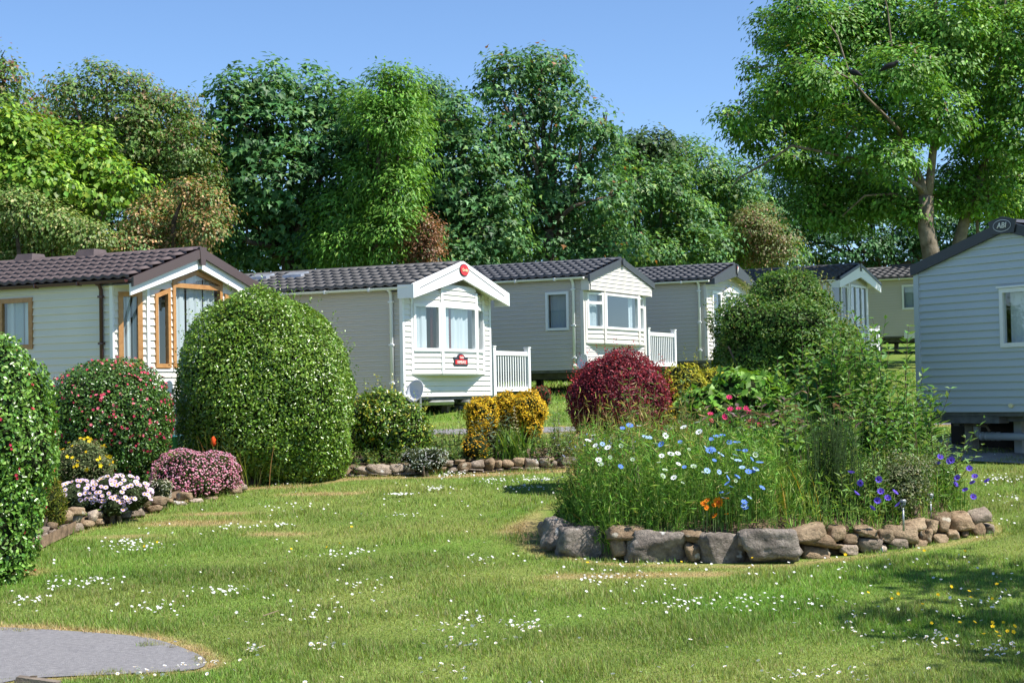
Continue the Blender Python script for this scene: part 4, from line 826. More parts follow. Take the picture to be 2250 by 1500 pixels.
# ------------------------------------------------------------------ satellite dishes and pot
def dish_(label, px, py, d, dia, rz, tilt):
    p = at(px, py, d); gr = float(gz(d)); root = thing('satellite_dish', label, 'satellite dish', (p[0], p[1], gr), rz, 'satellite dishes'); h = p[2]-gr
    V = []; F = []; n, m_ = 24, 6
    for j in range(m_+1):
        q = j/m_*dia/2
        for i in range(n): a_ = i*2*math.pi/n; V.append((q*math.cos(a_)*.92, .55*q*q/dia*1.2, q*math.sin(a_)))
    F = [(j*n+i, j*n+(i+1) % n, (j+1)*n+(i+1) % n, (j+1)*n+i) for j in range(m_) for i in range(n)]
    o = ob('reflector', mesh_np('reflector', np.array(V)*[1, -1, 1], F, M['dish'], None, True), root, (0, -.06, h)); o.rotation_euler = (tilt, 0, 0)
    md = o.modifiers.new('t', 'SOLIDIFY'); md.thickness = .008
    G().tube([(0, .02, h-.05), (0, -.12, h-.2), (0, -.3, h-.12)], .012, 6).build('feed_arm', M['chassis'], root); G().tube([(0, -.28, h-.12), (0, -.36, h-.06)], .03, 8).build('receiver', M['letter_white'], root)
    G().tube([(0, .03, -.1), (0, .03, h)], .022, 8).build('mast', M['steel'], root)
dish_('grey satellite dish at the front corner of the red badged caravan', 921, 861, 31.0, .44, R(-35), R(-18))
dish_('grey satellite dish behind the pink flowered bush', 380, 866, 28.6, .45, R(-48), R(-18))
dish_('small grey satellite dish above the dark red bush', 1288, 795, 36.6, .34, R(-48), R(-18))
p = atg(383, 985); d = 25.6; p = at(383, 975, d); pot = thing('plant_pot', 'teal plant pot with dark stems behind the pink flowered bush', 'plant pot', (p[0], p[1], p[2]-.1))
prof = [(.0, 0), (.12, 0), (.155, .2), (.175, .2), (.175, .235), (.15, .235), (.14, .2)]; V = []; F = []; n = 20
for q, z in prof: V += [(q*math.cos(i*2*math.pi/n), q*math.sin(i*2*math.pi/n), z) for i in range(n)]
for j in range(len(prof)-1): F += [(j*n+i, j*n+(i+1) % n, (j+1)*n+(i+1) % n, (j+1)*n+i) for i in range(n)]
ob('pot_body', mesh_np('pot_body', V, F, M['pot'], None, True), pot); G().tube([(0, 0, .185), (0, 0, .2)], .14, 16).build('compost', M['soil'], pot)
g = G()
for i in range(6): a_ = i*1.05; g.tube([(0.03*math.cos(a_), .03*math.sin(a_), .19), (.1*math.cos(a_), .1*math.sin(a_), .4), (.16*math.cos(a_), .16*math.sin(a_), .6)], [.008, .006, .003], 5)
g.build('plant_stems', M['core'], pot)
# ------------------------------------------------------------------ dry stone edging, one object per stone
def ico(sub):
    import bmesh
    bm = bmesh.new(); bmesh.ops.create_icosphere(bm, subdivisions=sub, radius=1); V = np.array([v.co[:] for v in bm.verts]); F = np.array([[v.index for v in f.verts] for f in bm.faces]); bm.free(); return V, F
ICO2, ICO3, ICO4 = ico(2), ico(3), ico(4)
def stone_mesh(rng, size, mt, sub):
    D, F = sub; n = 11; N = sphere(rng, n); N[:6] = np.array([(1, 0, 0), (-1, 0, 0), (0, 1, 0), (0, -1, 0), (0, 0, 1), (0, 0, -1)])+rng.normal(size=(6, 3))*.2; N = unit(N)
    h = np.concatenate([rng.uniform(.8, 1., 6), rng.uniform(.92, 1.3, n-6)]); dn = D@N.T; r = np.where(dn > .05, h/np.maximum(dn, .05), 9).min(1); r = np.minimum(r, 1.5)
    nz = Noise(int(rng.integers(1e6))); P = D*r[:, None]; P = P*(1+.035*nz(P, 3.)+.03*np.abs(nz(P, 6.))+.018*nz(P, 13.)+.012*nz(P, 26.))[:, None]; P = (P-(P.max(0)+P.min(0))/2)/((P.max(0)-P.min(0))/2)*np.array(size)/2*1.07
    return mesh_np('stone', P, F, mt, None, False)
def wall_of(name, label, boxes, conv, basey, mats, thick, seed, detail):
    rng = np.random.default_rng(seed); pts = []
    for bx_ in boxes:
        x0, y0 = conv(bx_[0], bx_[1]); x1, y1 = conv(bx_[2], bx_[3]); pts.append((x0, y0, x1, y1))
    c0 = atg(np.mean([p[0] for p in pts]), basey(np.mean([p[0] for p in pts]))); root = thing(name, label, 'stone wall', tuple(c0)); base = Vector(c0)
    for x0, y0, x1, y1 in pts:
        cx, cy = (x0+x1)/2, (y0+y1)/2; d = depth_of(cx, basey(cx)); s = d/FPX; w_, h_ = (x1-x0)*s, (y1-y0)*s; th = min(max(thick, .7*w_), 1.5*thick)
        p = at(cx, cy, d+.1+th*.2); big = (x1-x0)*(y1-y0) > 4000
        mt = mats[0] if big else mats[1+int(rng.integers(len(mats)-1))]
        sub = (ICO4 if big else ICO3) if detail else (ICO3 if x1-x0 > 30 else ICO2)
        o = ob('stone', stone_mesh(rng, (w_*1.06, th, h_*1.08), mt, sub), root, Vector(p)-base); o.rotation_euler = (rng.normal()*.08, rng.normal()*.07, rng.normal()*.1)
        if big: o['label'] = 'large grey boulder with pale lichen'
    return root
Z7 = lambda X, Y: (1160+X/2.064, 760+Y/2.064); Z6 = lambda X, Y: (740+X/4.018, 820+Y/4.018); Z5 = lambda X, Y: (X/2.7775, 740+Y/2.7775)
bed_base = lambda x: np.interp(x, (1180, 1200, 1230, 1330, 1500, 1700, 1800, 1900, 2000, 2080, 2130, 2180), (1186, 1200, 1216, 1234, 1238, 1240, 1228, 1218, 1204, 1190, 1180, 1172))
wall_of('bed_edging_wall', 'rough stone edging of the round flower bed with big grey boulders', [(48, 800, 105, 905), (70, 785, 240, 920), (128, 820, 385, 975), (355, 815, 520, 880), (375, 865, 460, 960), (440, 835, 710, 980), (695, 838, 785, 892), (712, 890, 770, 975), (765, 845, 970, 985), (950, 835, 1030, 900), (970, 832, 1230, 992), (1185, 812, 1345, 882), (1200, 850, 1385, 912), (1235, 905, 1380, 962), (1345, 818, 1435, 890), (1375, 895, 1420, 920), (1405, 895, 1485, 950), (1430, 850, 1495, 895), (1475, 820, 1580, 868), (1470, 868, 1600, 935), (1545, 900, 1620, 948), (1580, 830, 1645, 885), (1610, 815, 1770, 885), (1620, 875, 1715, 940), (1700, 880, 1810, 935), (1680, 790, 1800, 838), (1770, 825, 1830, 890), (1790, 780, 1865, 845), (1830, 760, 1915, 840), (1820, 840, 1890, 905), (1900, 755, 2010, 830), (1885, 825, 1955, 880), (1955, 825, 1990, 865), (1995, 735, 2090, 800), (2000, 785, 2060, 865), (2055, 805, 2105, 860), (90, 900, 150, 945), (1010, 890, 1050, 935), (1640, 900, 1700, 945)],
        Z7, bed_base, [M['stone_grey'], M['stone_tan'], M['stone_tan'], M['stone_tan'], M['stone_pale']], .26, 3, True)
wall_of('border_edging_wall', 'low pale stone wall along the border below the yellow bushes', [(145, 825, 295, 885), (275, 810, 495, 885), (480, 800, 620, 870), (605, 820, 710, 870), (700, 815, 815, 868), (810, 770, 900, 820), (915, 770, 1030, 820), (1040, 760, 1130, 790), (1060, 785, 1190, 850), (1180, 770, 1300, 840), (1300, 750, 1390, 855), (1390, 770, 1460, 835), (1460, 765, 1560, 830), (1550, 745, 1660, 825), (1660, 745, 1780, 830), (1770, 750, 1890, 830), (1830, 730, 1920, 765), (1885, 770, 1940, 830), (1950, 740, 2130, 810), (2130, 715, 2250, 780), (2130, 770, 2250, 820), (100, 880, 170, 920), (170, 880, 280, 915), (270, 878, 480, 905), (480, 868, 560, 900), (560, 872, 700, 900), (690, 866, 800, 893), (820, 825, 900, 870), (890, 825, 980, 870), (975, 820, 1060, 870), (1060, 845, 1165, 868), (1160, 835, 1290, 860), (1390, 835, 1470, 860), (1480, 828, 1640, 855), (1640, 822, 1780, 850), (1790, 826, 1960, 846), (1980, 815, 2060, 840)],
        Z6, lambda x: np.interp(x, (760, 900, 1050, 1180, 1300), (1049, 1046, 1040, 1033, 1027)), [M['stone_pale'], M['stone_pale'], M['stone_tan'], M['stone_pale']], .2, 4, False)
wall_of('rockery_edging_wall', 'tumbled stones edging the left border below the pink flowers', [(360, 1060, 440, 1130), (405, 1040, 515, 1085), (430, 1085, 500, 1135), (340, 1140, 420, 1210), (420, 1130, 500, 1190), (540, 1055, 595, 1130), (590, 1060, 630, 1105), (570, 1110, 640, 1150), (640, 1090, 720, 1135), (700, 1060, 790, 1110), (780, 1045, 880, 1100), (870, 980, 915, 1035), (920, 975, 1020, 1020), (890, 1030, 990, 1070), (1020, 990, 1060, 1020), (1080, 945, 1170, 995), (1050, 1000, 1140, 1040), (1150, 985, 1240, 1020), (1250, 975, 1330, 1005), (1400, 910, 1470, 955), (1465, 895, 1510, 935), (1380, 960, 1450, 985), (270, 1170, 345, 1225), (500, 1120, 570, 1165), (205, 1195, 290, 1255), (140, 1225, 225, 1290), (225, 1160, 290, 1205), (290, 1130, 350, 1180), (80, 1260, 160, 1320)],
        Z5, lambda x: np.interp(x, (30, 80, 140, 250, 330, 390, 480, 560), (1222, 1198, 1178, 1152, 1132, 1112, 1096, 1078)), [M['stone_pale'], M['stone_pale'], M['stone_tan']], .18, 5, False)

# ------------------------------------------------------------------ clipped shrubs
GLOSS = [(.11, .21, .02, 4), (.16, .28, .03, 3), (.25, .36, .06, 1.4)]
ESC = [(.06, .14, .025, 4), (.09, .19, .03, 3), (.15, .25, .05, 1)]
def base_of(px, d): return at(px, 870, d)*[1, 1, 0]+[0, 0, float(gz(d))]
d = depth_of(-20, 1275); lb = [pxlobe(-130, 108, 745, 1130, d), pxlobe(-160, 84, 960, 1290, d)]
bush('escallonia_bush', 'tall glossy bush with few pink flowers at the left edge', 'bush', lb, base_of(-20, d), [(.1, .22, .03, 4), (.15, .29, .045, 3), (.22, .38, .07, 1.4)], (.045, .6), 2900, lump=.07, freq=4, flowers=[([(.6, .04, .09, 1)], .035, 14, -.7)], seed=1)
d = 21.2; lb = [pxlobe(106, 376, 797, 1046, d), pxlobe(130, 350, 830, 1060, d+.1)]
bush('escallonia_bush', 'rounded dark bush covered in small pink flowers below the oak windows', 'bush', [lb[0], pxlobe(150, 340, 940, 1110, d+.1)], base_of(240, d), ESC, (.04, .55), 3600, lump=.05, freq=3, flowers=[([(.62, .06, .12, 2), (.75, .18, .24, 1)], .045, 75, -.5)], seed=2, power=2.5)
d = depth_of(620, 1068)+.9; lb = [pxlobe(400, 770, 656, 1092, d, push=.0), pxlobe(500, 768, 880, 1078, d-.05)]
bush('domed_hedge', 'large egg shaped clipped green hedge in front of the white caravans', 'hedge', lb, base_of(585, d), GLOSS, (.045, .55), 4200, lump=.04, freq=3.2, power=2.45, seed=3, shell=.12, sprigs=9)
d = 23.5; lb = [pxlobe(772, 905, 852, 1016, d), pxlobe(840, 948, 893, 1014, d-.1)]
bush('euonymus_bush', 'yellow green variegated bush right of the egg shaped hedge', 'bush', lb, base_of(855, d), [(.09, .18, .02, 4), (.14, .25, .025, 3), (.34, .36, .04, 1.6)], (.05, .5), 2600, lump=.08, freq=4, seed=4, sprigs=14, spal=[(.5, .46, .06, 2), (.2, .3, .04, 1)], flowers=[([(.8, .5, .03, 1)], .05, 1.2, -.4)])
d = 24.3; bush('red_leaved_sprig', 'small dark red sprig between the egg shaped hedge and variegated bush', 'plant', [pxlobe(768, 792, 880, 930, d)], base_of(780, d), [(.16, .025, .03, 2), (.09, .02, .02, 1)], (.03, .4), 1600, mt='leaf_matt', core=None, seed=5, shell=.5)
GOLD = [(.72, .46, .02, 3), (.62, .42, .03, 3), (.36, .3, .03, 1.2), (.8, .56, .05, 1)]
d = 23.8; lb = [pxlobe(1024, 1100, 872, 958, d), pxlobe(1080, 1150, 864, 920, d+.15), pxlobe(1120, 1202, 862, 945, d), pxlobe(1150, 1192, 910, 965, d-.1), pxlobe(1028, 1060, 935, 975, d-.2), pxlobe(1090, 1160, 910, 975, d+.25)]
bush('golden_spirea', 'golden yellow cushion shrub in front of the white railing', 'bush', lb, base_of(1110, d), GOLD, (.032, .6), 4200, mt='leaf_matt', lump=.09, freq=4, seed=6, shell=.16, zmin=-.85)
d = 23.0; bush('gold_leaf_shrub', 'small golden leaved shrub at the foot of the yellow cushions', 'bush', [pxlobe(1014, 1070, 956, 1006, d)], base_of(1042, d), [(.65, .38, .02, 3), (.6, .28, .03, 1), (.3, .26, .04, 1)], (.035, .5), 1900, mt='leaf_matt', lump=.12, freq=4, seed=7, shell=.4, sprigs=12)
d = 27.5; bush('red_flowered_shrub', 'small shrub with red blossom under the white railing end', 'bush', [pxlobe(1168, 1212, 846, 900, d)], base_of(1190, d), [(.3, .05, .04, 2), (.12, .12, .05, 2)], (.04, .5), 1800, mt='leaf_matt', core='core', seed=8, shell=.4)
d = 20.3; lb = [pxlobe(1252, 1474, 775, 985, d), pxlobe(1400, 1490, 830, 960, d)]
bush('red_barberry', 'rounded dark red barberry bush behind the wild flowers', 'bush', [lb[0], pxlobe(1285, 1450, 890, 1085, d)], base_of(1360, d), [(.2, .022, .035, 3), (.11, .016, .026, 3), (.4, .05, .07, 1.3)], (.036, .55), 4600, mt='leaf', lump=.05, freq=4, core='redcore', seed=9, sprigs=16, spal=[(.5, .06, .08, 1)], shell=.16)
d = 20.6; lb = [pxlobe(1462, 1550, 806, 905, d), pxlobe(1520, 1605, 815, 910, d+.2), pxlobe(1480, 1590, 860, 1075, d+.1)]
bush('golden_conifer', 'low golden green conifer beside the dark red barberry', 'bush', lb, base_of(1530, d), [(.38, .38, .04, 3), (.5, .46, .05, 2), (.2, .25, .04, 1.5)], (.05, .34), 3600, mt='leaf_matt', lump=.12, freq=5, seed=10, shell=.2, sprigs=14)
d = 19.2; bush('yellow_flowered_shrub', 'small patch of deep yellow flowers in front of the golden conifer', 'bush', [pxlobe(1466, 1534, 882, 940, d)], base_of(1500, d), [(.66, .42, .02, 3), (.25, .27, .03, 1.4)], (.03, .6), 2600, mt='leaf_matt', lump=.12, freq=5, seed=11, shell=.3)
d = 24.5; lb = [pxlobe(1562, 1880, 660, 900, d), pxlobe(1640, 1830, 598, 760, d+.1), pxlobe(1740, 1890, 700, 880, d-.2), pxlobe(1600, 1860, 770, 1005, d)]
bush('tall_green_bush', 'tall conical green bush in front of the far caravans', 'bush', lb, base_of(1720, d), [(.06, .15, .02, 4), (.1, .2, .03, 3), (.18, .27, .05, 1.2)], (.055, .5), 2700, mt='leaf', lump=.1, freq=3.5, seed=12, sprigs=14, spal=[(.15, .22, .05, 2), (.3, .26, .1, .8)], shell=.18)
d = 19.0; lb = [pxlobe(1560, 1720, 815, 945, d), pxlobe(1500, 1610, 850, 960, d-.3), pxlobe(1660, 1790, 860, 990, d-.4)]
bush('hydrangea_bush', 'broad leaved green shrub in the middle of the round bed', 'bush', lb, base_of(1640, d), [(.12, .27, .035, 3), (.18, .36, .05, 3), (.26, .43, .08, 1)], (.1, .7), 800, mt='leaf', lump=.1, freq=3, seed=13, shell=.3)
d = 17.8; lb = [pxlobe(1560, 1680, 900, 1010, d), pxlobe(1480, 1580, 925, 1010, d)]
bush('rose_bush', 'low rose bush with bright pink blooms beside the broad leaved shrub', 'bush', lb, base_of(1600, d), [(.055, .14, .025, 3), (.09, .19, .03, 2)], (.05, .6), 1700, mt='leaf_gloss', lump=.12, freq=4, seed=14, shell=.3, flowers=[([(.7, .02, .12, 1)], .06, 5, -.2)])
d = 19.5; bush('potentilla_bush', 'low grey green bush dotted with yellow flowers at the left', 'bush', [pxlobe(108, 252, 972, 1075, d)], base_of(180, d), [(.14, .19, .07, 3), (.2, .24, .1, 2), (.27, .22, .14, 1)], (.03, .45), 3200, mt='leaf_matt', lump=.09, freq=4, seed=15, shell=.25, flowers=[([(.85, .6, .02, 1)], .055, 38, -.1)])
d = 18.9; bush('heather_clump', 'upright yellow green heather clump beside the left bush', 'bush', [pxlobe(78, 144, 1050, 1172, d-1.6)], base_of(110, d-1.6), [(.19, .22, .03, 3), (.12, .17, .02, 3), (.3, .24, .04, 1)], (.05, .18), 5200, mt='leaf_matt', lump=.07, freq=4, seed=16, shell=.2, up=.1)
d = 20.75; bush('pink_rock_rose', 'mound of pale pink blossom left of the egg shaped hedge', 'bush', [pxlobe(336, 522, 992, 1108, d)], base_of(430, d), [(.09, .14, .03, 2), (.2, .1, .08, 1)], (.03, .4), 2400, mt='leaf_matt', lump=.08, freq=4, seed=17, shell=.25, flowers=[([(.72, .32, .42, 3), (.78, .5, .55, 2), (.55, .16, .26, 1.4)], .028, 900, -.4)])
d = 19.5; bush('silver_leaf_clump', 'small silvery clump between the lilac daisies and pink mound', 'plant', [pxlobe(330, 378, 1052, 1098, d)], base_of(354, d), [(.5, .5, .4, 2), (.62, .6, .5, 1)], (.04, .25), 2600, mt='leaf_matt', lump=.15, freq=4, seed=18, shell=.5)
d = 22.6; bush('silver_leaf_clump', 'silvery white trailing clump on top of the low pale wall', 'plant', [pxlobe(888, 985, 985, 1034, d, .3), pxlobe(905, 950, 1010, 1036, d-.25, .1)], base_of(936, d), [(.5, .54, .5, 3), (.66, .68, .66, 1), (.25, .32, .24, 1.2)], (.035, .3), 2300, mt='leaf_matt', lump=.16, freq=4, seed=19, shell=.5)
d = 15.9; bush('grey_leaved_shrub', 'small speckled grey green shrub at the right of the round bed', 'bush', [pxlobe(1905, 2065, 985, 1110, d), pxlobe(1930, 2030, 1030, 1130, d-.1)], base_of(1985, d), [(.1, .14, .05, 3), (.3, .31, .2, 1.6), (.17, .2, .09, 2)], (.034, .5), 2300, mt='leaf_matt', lump=.16, freq=4, seed=20, shell=.75, corek=.45, sprigs=25)
d = 21.9; bush('dry_red_clump', 'small reddish dying plant at the foot of the egg shaped hedge', 'plant', [pxlobe(550, 612, 1030, 1080, d)], base_of(580, d), [(.2, .1, .05, 2), (.1, .13, .03, 2)], (.04, .4), 700, mt='leaf_matt', core=None, seed=21, shell=.8)

# lilac daisies on a grey green cushion
def flower_disc(rad, petals, mtp, mtc, cen=.4, cup=.15, name='flower'):
    g = G(); V = [(0, 0, .02*rad)]; n = petals*2
    V += [((rad if i % 2 == 0 else rad*.72)*math.cos(i*math.pi/petals), (rad if i % 2 == 0 else rad*.72)*math.sin(i*math.pi/petals), cup*rad) for i in range(n)]
    F = [(0, 1+i, 1+(i+1) % n) for i in range(n)]; nb = len(V); k = 7
    V += [(cen*rad*math.cos(i*2*math.pi/k), cen*rad*math.sin(i*2*math.pi/k), cup*rad*.6+.03*rad) for i in range(k)]+[(0, 0, cen*rad*.6+cup*rad*.6)]
    F2 = [(nb+i, nb+(i+1) % k, nb+k) for i in range(k)]
    me = bpy.data.meshes.new(name); me.from_pydata(V, [], F+F2); me.materials.append(mtp); me.materials.append(mtc)
    me.polygons.foreach_set('material_index', [0]*len(F)+[1]*len(F2)); me.update(); return me
def pm(name, col, tr=.25):
    m, t, b = newmat(name); b.inputs['Base Color'].default_value = (*col, 1); b.inputs['Roughness'].default_value = .65; b.inputs['Specular IOR Level'].default_value = .2
    tb = t.nodes.new('ShaderNodeBsdfTranslucent'); tb.inputs[0].default_value = (*col, 1); ms = t.nodes.new('ShaderNodeMixShader'); ms.inputs[0].default_value = tr
    t.links.new(b.outputs[0], ms.inputs[1]); t.links.new(tb.outputs[0], ms.inputs[2]); t.links.new(ms.outputs[0], t.nodes['Material Output'].inputs[0]); return m
P_LILAC, P_YEL, P_WHITE, P_BLUE, P_PALEB, P_ORG, P_VIO, P_GRN, P_PINK, P_GOLD = pm('lilac_petal', (.62, .46, .66)), pm('yellow_centre', (.7, .42, .04)), pm('white_petal', (.82, .83, .84)), pm('blue_petal', (.13, .26, .72)), pm('pale_blue_petal', (.36, .52, .82)), pm('orange_petal', (.85, .27, .01)), pm('violet_petal', (.16, .1, .6)), pm('green_centre', (.2, .3, .1)), pm('pink_petal', (.75, .06, .2)), pm('buttercup_petal', (.85, .6, .02))
P_STEM = pm('flower_stem_green', (.08, .17, .03))
rng = np.random.default_rng(77)
d = 18.3; root = bush('erigeron_clump', 'clump of lilac daisies with yellow centres spilling over the left stones', 'flowers', [pxlobe(118, 250, 1056, 1130, d+.3), pxlobe(190, 330, 1045, 1125, d), pxlobe(225, 275, 1085, 1138, d-.25)], base_of(230, d), [(.1, .15, .06, 3), (.16, .2, .1, 2)], (.04, .3), 1300, mt='leaf_matt', lump=.1, freq=4, seed=22, shell=.4)
bl = np.array(root.location); fm_ = [flower_disc(.028, 9, P_LILAC, P_YEL, .42), flower_disc(.032, 10, pm('pale_lilac_petal', (.74, .6, .74)), P_YEL, .4)]
k = 0
for c_, r_, n_ in ((pxlobe(118, 250, 1056, 1130, d+.3), None, 40), (pxlobe(190, 330, 1045, 1125, d), None, 95), (pxlobe(225, 275, 1085, 1138, d-.25), None, 22)):
    c0, r0_ = c_; dirs = sphere(rng, n_*4); dirs = dirs[(dirs[:, 2] > -.35) & (dirs[:, 1] < .35)][:n_]
    for dd in dirs:
        p = c0+dd*r0_*1.04-bl; o = ob('flower', fm_[k % 2], root, p); k += 1
        o.rotation_euler = Vector((dd[0]*.6+rng.normal()*.25+.2, dd[1]*.6-.5+rng.normal()*.2, .8)).to_track_quat('Z', 'X').to_euler()

# ------------------------------------------------------------------ stemmed plants, blades and wild flowers
def tubes_np(rng, B, T, r0, n=3, bend=.1):
    """many thin tapered stems from B to T, triangular section, two segments"""
    m_ = len(B); mid = (B+T)/2+rng.normal(size=(m_, 3))*bend*np.linalg.norm(T-B, axis=1, keepdims=True)*[1, 1, .2]; V = []; F = []
    rings = [(B, 1.), (mid, .8), (T, .35)]; an = np.arange(3)*2.0944
    off = np.stack([np.cos(an), np.sin(an), an*0], 1)
    V = np.concatenate([(q[:, None]+off[None]*r0*s)[:, None] for q, s in rings], 1).reshape(m_, 9, 3)
    Ft = [(a*3+j, a*3+(j+1) % 3, (a+1)*3+(j+1) % 3) for a in range(2) for j in range(3)]+[(a*3+j, (a+1)*3+(j+1) % 3, (a+1)*3+j) for a in range(2) for j in range(3)]
    F = (np.array(Ft)[None]+(np.arange(m_)*9)[:, None, None]).reshape(-1, 3); return V.reshape(-1, 3), F, mid
def ribbons(rng, B, H, W_, lean, C, seg=4, fo=None, dirs=None, droop=.5):
    """arching strap leaves"""
    m_ = len(B); a = rng.uniform(0, 6.28, m_) if dirs is None else dirs; D = np.stack([np.cos(a), np.sin(a), a*0], 1); S = np.stack([-np.sin(a), np.cos(a), a*0], 1)
    lean = np.broadcast_to(lean, (m_,)); V = []; tw = rng.normal(size=(m_, 1))*.4; S2 = unit(S+D*tw)
    for k in range(seg+1):
        t = k/seg; p = B+D*(lean*H)[:, None]*(t**1.6)+np.array([0, 0, 1])*(H*(t-droop*lean*t**3*.6))[:, None]; w_ = W_*(1-t**2.2)*(.6+.9*t*(1-t)*2)
        w_ = np.broadcast_to(w_, (m_,)); V += [p+S2*w_[:, None]/2, p-S2*w_[:, None]/2]
    V = np.stack(V, 1); Ft = []
    for k in range(seg): Ft += [(2*k, 2*k+1, 2*k+3), (2*k, 2*k+3, 2*k+2)]
    F = (np.array(Ft)[None]+(np.arange(m_)*(2*seg+2))[:, None, None]).reshape(-1, 3); return V.reshape(-1, 3), F, np.repeat(C, 2*seg+2, 0)
def stemmed(name, label, bases, H, pal, leaf, per, mt='leaf', stemcol=(.12, .1, .05), lean=.18, r0=.006, cat='plant', group=None, seed=0, droop=.0, top=.05, tmpl=LEAF, toppal=None, spread=0.):
    """leafy upright stems: leaves in pairs along each stem"""
    rng = np.random.default_rng(seed+500); B = np.asarray(bases, float); m_ = len(B); base = B.mean(0); base[2] = B[:, 2].min(); root = thing(name, label, cat, tuple(base), 0, group)
    H = np.broadcast_to(H, (m_,))*rng.uniform(.78, 1.08, m_); out = unit(np.concatenate([B[:, :2]-base[:2], np.zeros((m_, 1))], 1)); T = B+np.array([0, 0, 1])*H[:, None]+rng.normal(size=(m_, 3))*[1, 1, 0]*lean*H[:, None]*.6+out*spread*H[:, None]
    V, F, mid = tubes_np(rng, B, T, r0, bend=.04); fo = Fol(); fo.add((V, F, np.tile(np.array(stemcol), (len(V), 1)))); fo.build('stem', M['leaf_matt'], root, base)
    fo = Fol(); t = np.tile(np.linspace(.12, 1, per), m_); idx = np.repeat(np.arange(m_), per); tt = t[:, None]
    P = (1-tt)**2*B[idx]+2*tt*(1-tt)*(2*mid[idx]-.5*(B[idx]+T[idx]))+tt**2*T[idx]
    for sgn in (0, math.pi):
        a = np.tile(np.arange(per)*1.9, m_)+rng.normal(size=m_*per)*.5+sgn; D = np.stack([np.cos(a), np.sin(a), rng.uniform(-.1, .55, len(a))-droop], 1); Nn = np.stack([-.5*np.cos(a), -.5*np.sin(a), np.ones(len(a))], 1)+rng.normal(size=P.shape)*.25
        ln = leaf[0]*(1.05-.5*t**2.5)*rng.uniform(.75, 1.2, len(a)); C = pick(rng, len(a), pal, .15)
        if toppal: q = t > .8; C[q] = pick(rng, int(q.sum()), toppal, .12)
        fo.add(scatter(P, Nn, D, ln, leaf[1], tmpl, C))
    fo.build('foliage', M[mt], root, base); return root
def bedpts(rng, px, py, spx, sdy, n, d):
    """stem bases on the bed round the point seen at px at distance d"""
    x = (px-1125)/FPX*d+rng.normal(size=n)*spx/FPX*d*.5; y = d+rng.normal(size=n)*sdy; q = poly_dist(x, y, BEDP) < -.3; x, y = x[q], y[q]; z = bedzv(np.stack([x, y], 1)); return np.stack([x, y, z], 1)
rng = np.random.default_rng(5)
def htop(py, px, d): return at(px, py, d)[2]
BUD = [(.09, .21, .045, 3), (.15, .3, .07, 3), (.25, .38, .14, 1)]
for i, (px, d, top, sp, n) in enumerate(((1830, 19.0, 740, 70, 32), (1930, 18.6, 718, 75, 36), (2010, 18.0, 820, 80, 34), (1760, 19.4, 800, 80, 26))):
    B = bedpts(rng, px, 0, sp, .35, n, d); stemmed('buddleia_bush', ['tall leafy buddleia stems left of the grey caravan corner', 'tallest leafy buddleia stems touching the grey caravan corner', 'leafy buddleia stems in front of the grey caravan wall', 'leafy buddleia stems rising before the tall green bush'][i], B, htop(top, px, d)-B[:, 2].mean(), BUD, (.18, .36), 18, lean=.17, r0=.006, stemcol=(.12, .07, .06), group='buddleia stems in the round bed', seed=i, spread=.1)
B = bedpts(rng, 1920, 0, 200, .5, 110, 17.6); stemmed('leafy_undergrowth', 'dense dark leafy undergrowth at the back right of the round bed', B, .95, BUD, (.15, .4), 11, lean=.3, seed=9, spread=.2)
B = bedpts(rng, 2040, 0, 110, .3, 26, 17.2); stemmed('leafy_undergrowth', 'leafy shoots at the right end of the round bed', B, 1.0, BUD, (.11, .3), 10, lean=.3, seed=10, spread=.35)
B = bedpts(rng, 1420, 0, 130, .3, 12, 18.2); stemmed('mullein_plant', 'pale green leafy stems in front of the dark red barberry', B, 1.15, [(.11, .2, .06, 3), (.16, .25, .08, 2)], (.13, .28), 10, lean=.12, seed=11)
B = bedpts(rng, 1730, 0, 150, .35, 34, 16.6); stemmed('comfrey_plant', 'comfrey with drooping dusky flowers in the middle of the round bed', B, .95, [(.12, .25, .06, 3), (.19, .32, .1, 2)], (.17, .38), 9, lean=.25, seed=12, toppal=[(.2, .13, .13, 2), (.1, .16, .05, 1)])
B = bedpts(rng, 1260, 0, 60, .25, 26, 16.3); stemmed('borage_plant', 'bushy hairy green plant at the left end of the round bed', B, .72, [(.09, .16, .05, 3), (.16, .22, .09, 2)], (.085, .4), 10, lean=.35, seed=13, spread=.25, toppal=[(.25, .27, .42, 1), (.2, .26, .12, 2)])
B = bedpts(rng, 1330, 0, 130, .25, 40, 15.9); stemmed('catmint_plant', 'grey green plant with tiny blue flowers near the left boulders', B, .72, [(.13, .19, .07, 3), (.2, .25, .12, 2)], (.05, .45), 13, lean=.3, seed=14, toppal=[(.2, .25, .55, 1), (.22, .28, .14, 3)])
B = bedpts(rng, 1395, 0, 10, .05, 3, 15.3); stemmed('thistle_stem', 'single tall leafy stem rising behind the boulders', B, .78, [(.13, .22, .05, 1)], (.09, .3), 8, lean=.05, seed=15, r0=.007, stemcol=(.28, .25, .15))
B = bedpts(rng, 1830, 0, 60, .15, 130, 15.6); stemmed('spiky_broom', 'dense tuft of dark upright rush like stems', B, .92, [(.04, .1, .03, 3), (.065, .13, .04, 2)], (.05, .1), 16, mt='leaf_matt', lean=.12, seed=16, droop=-1.6, stemcol=(.05, .09, .03), r0=.005)
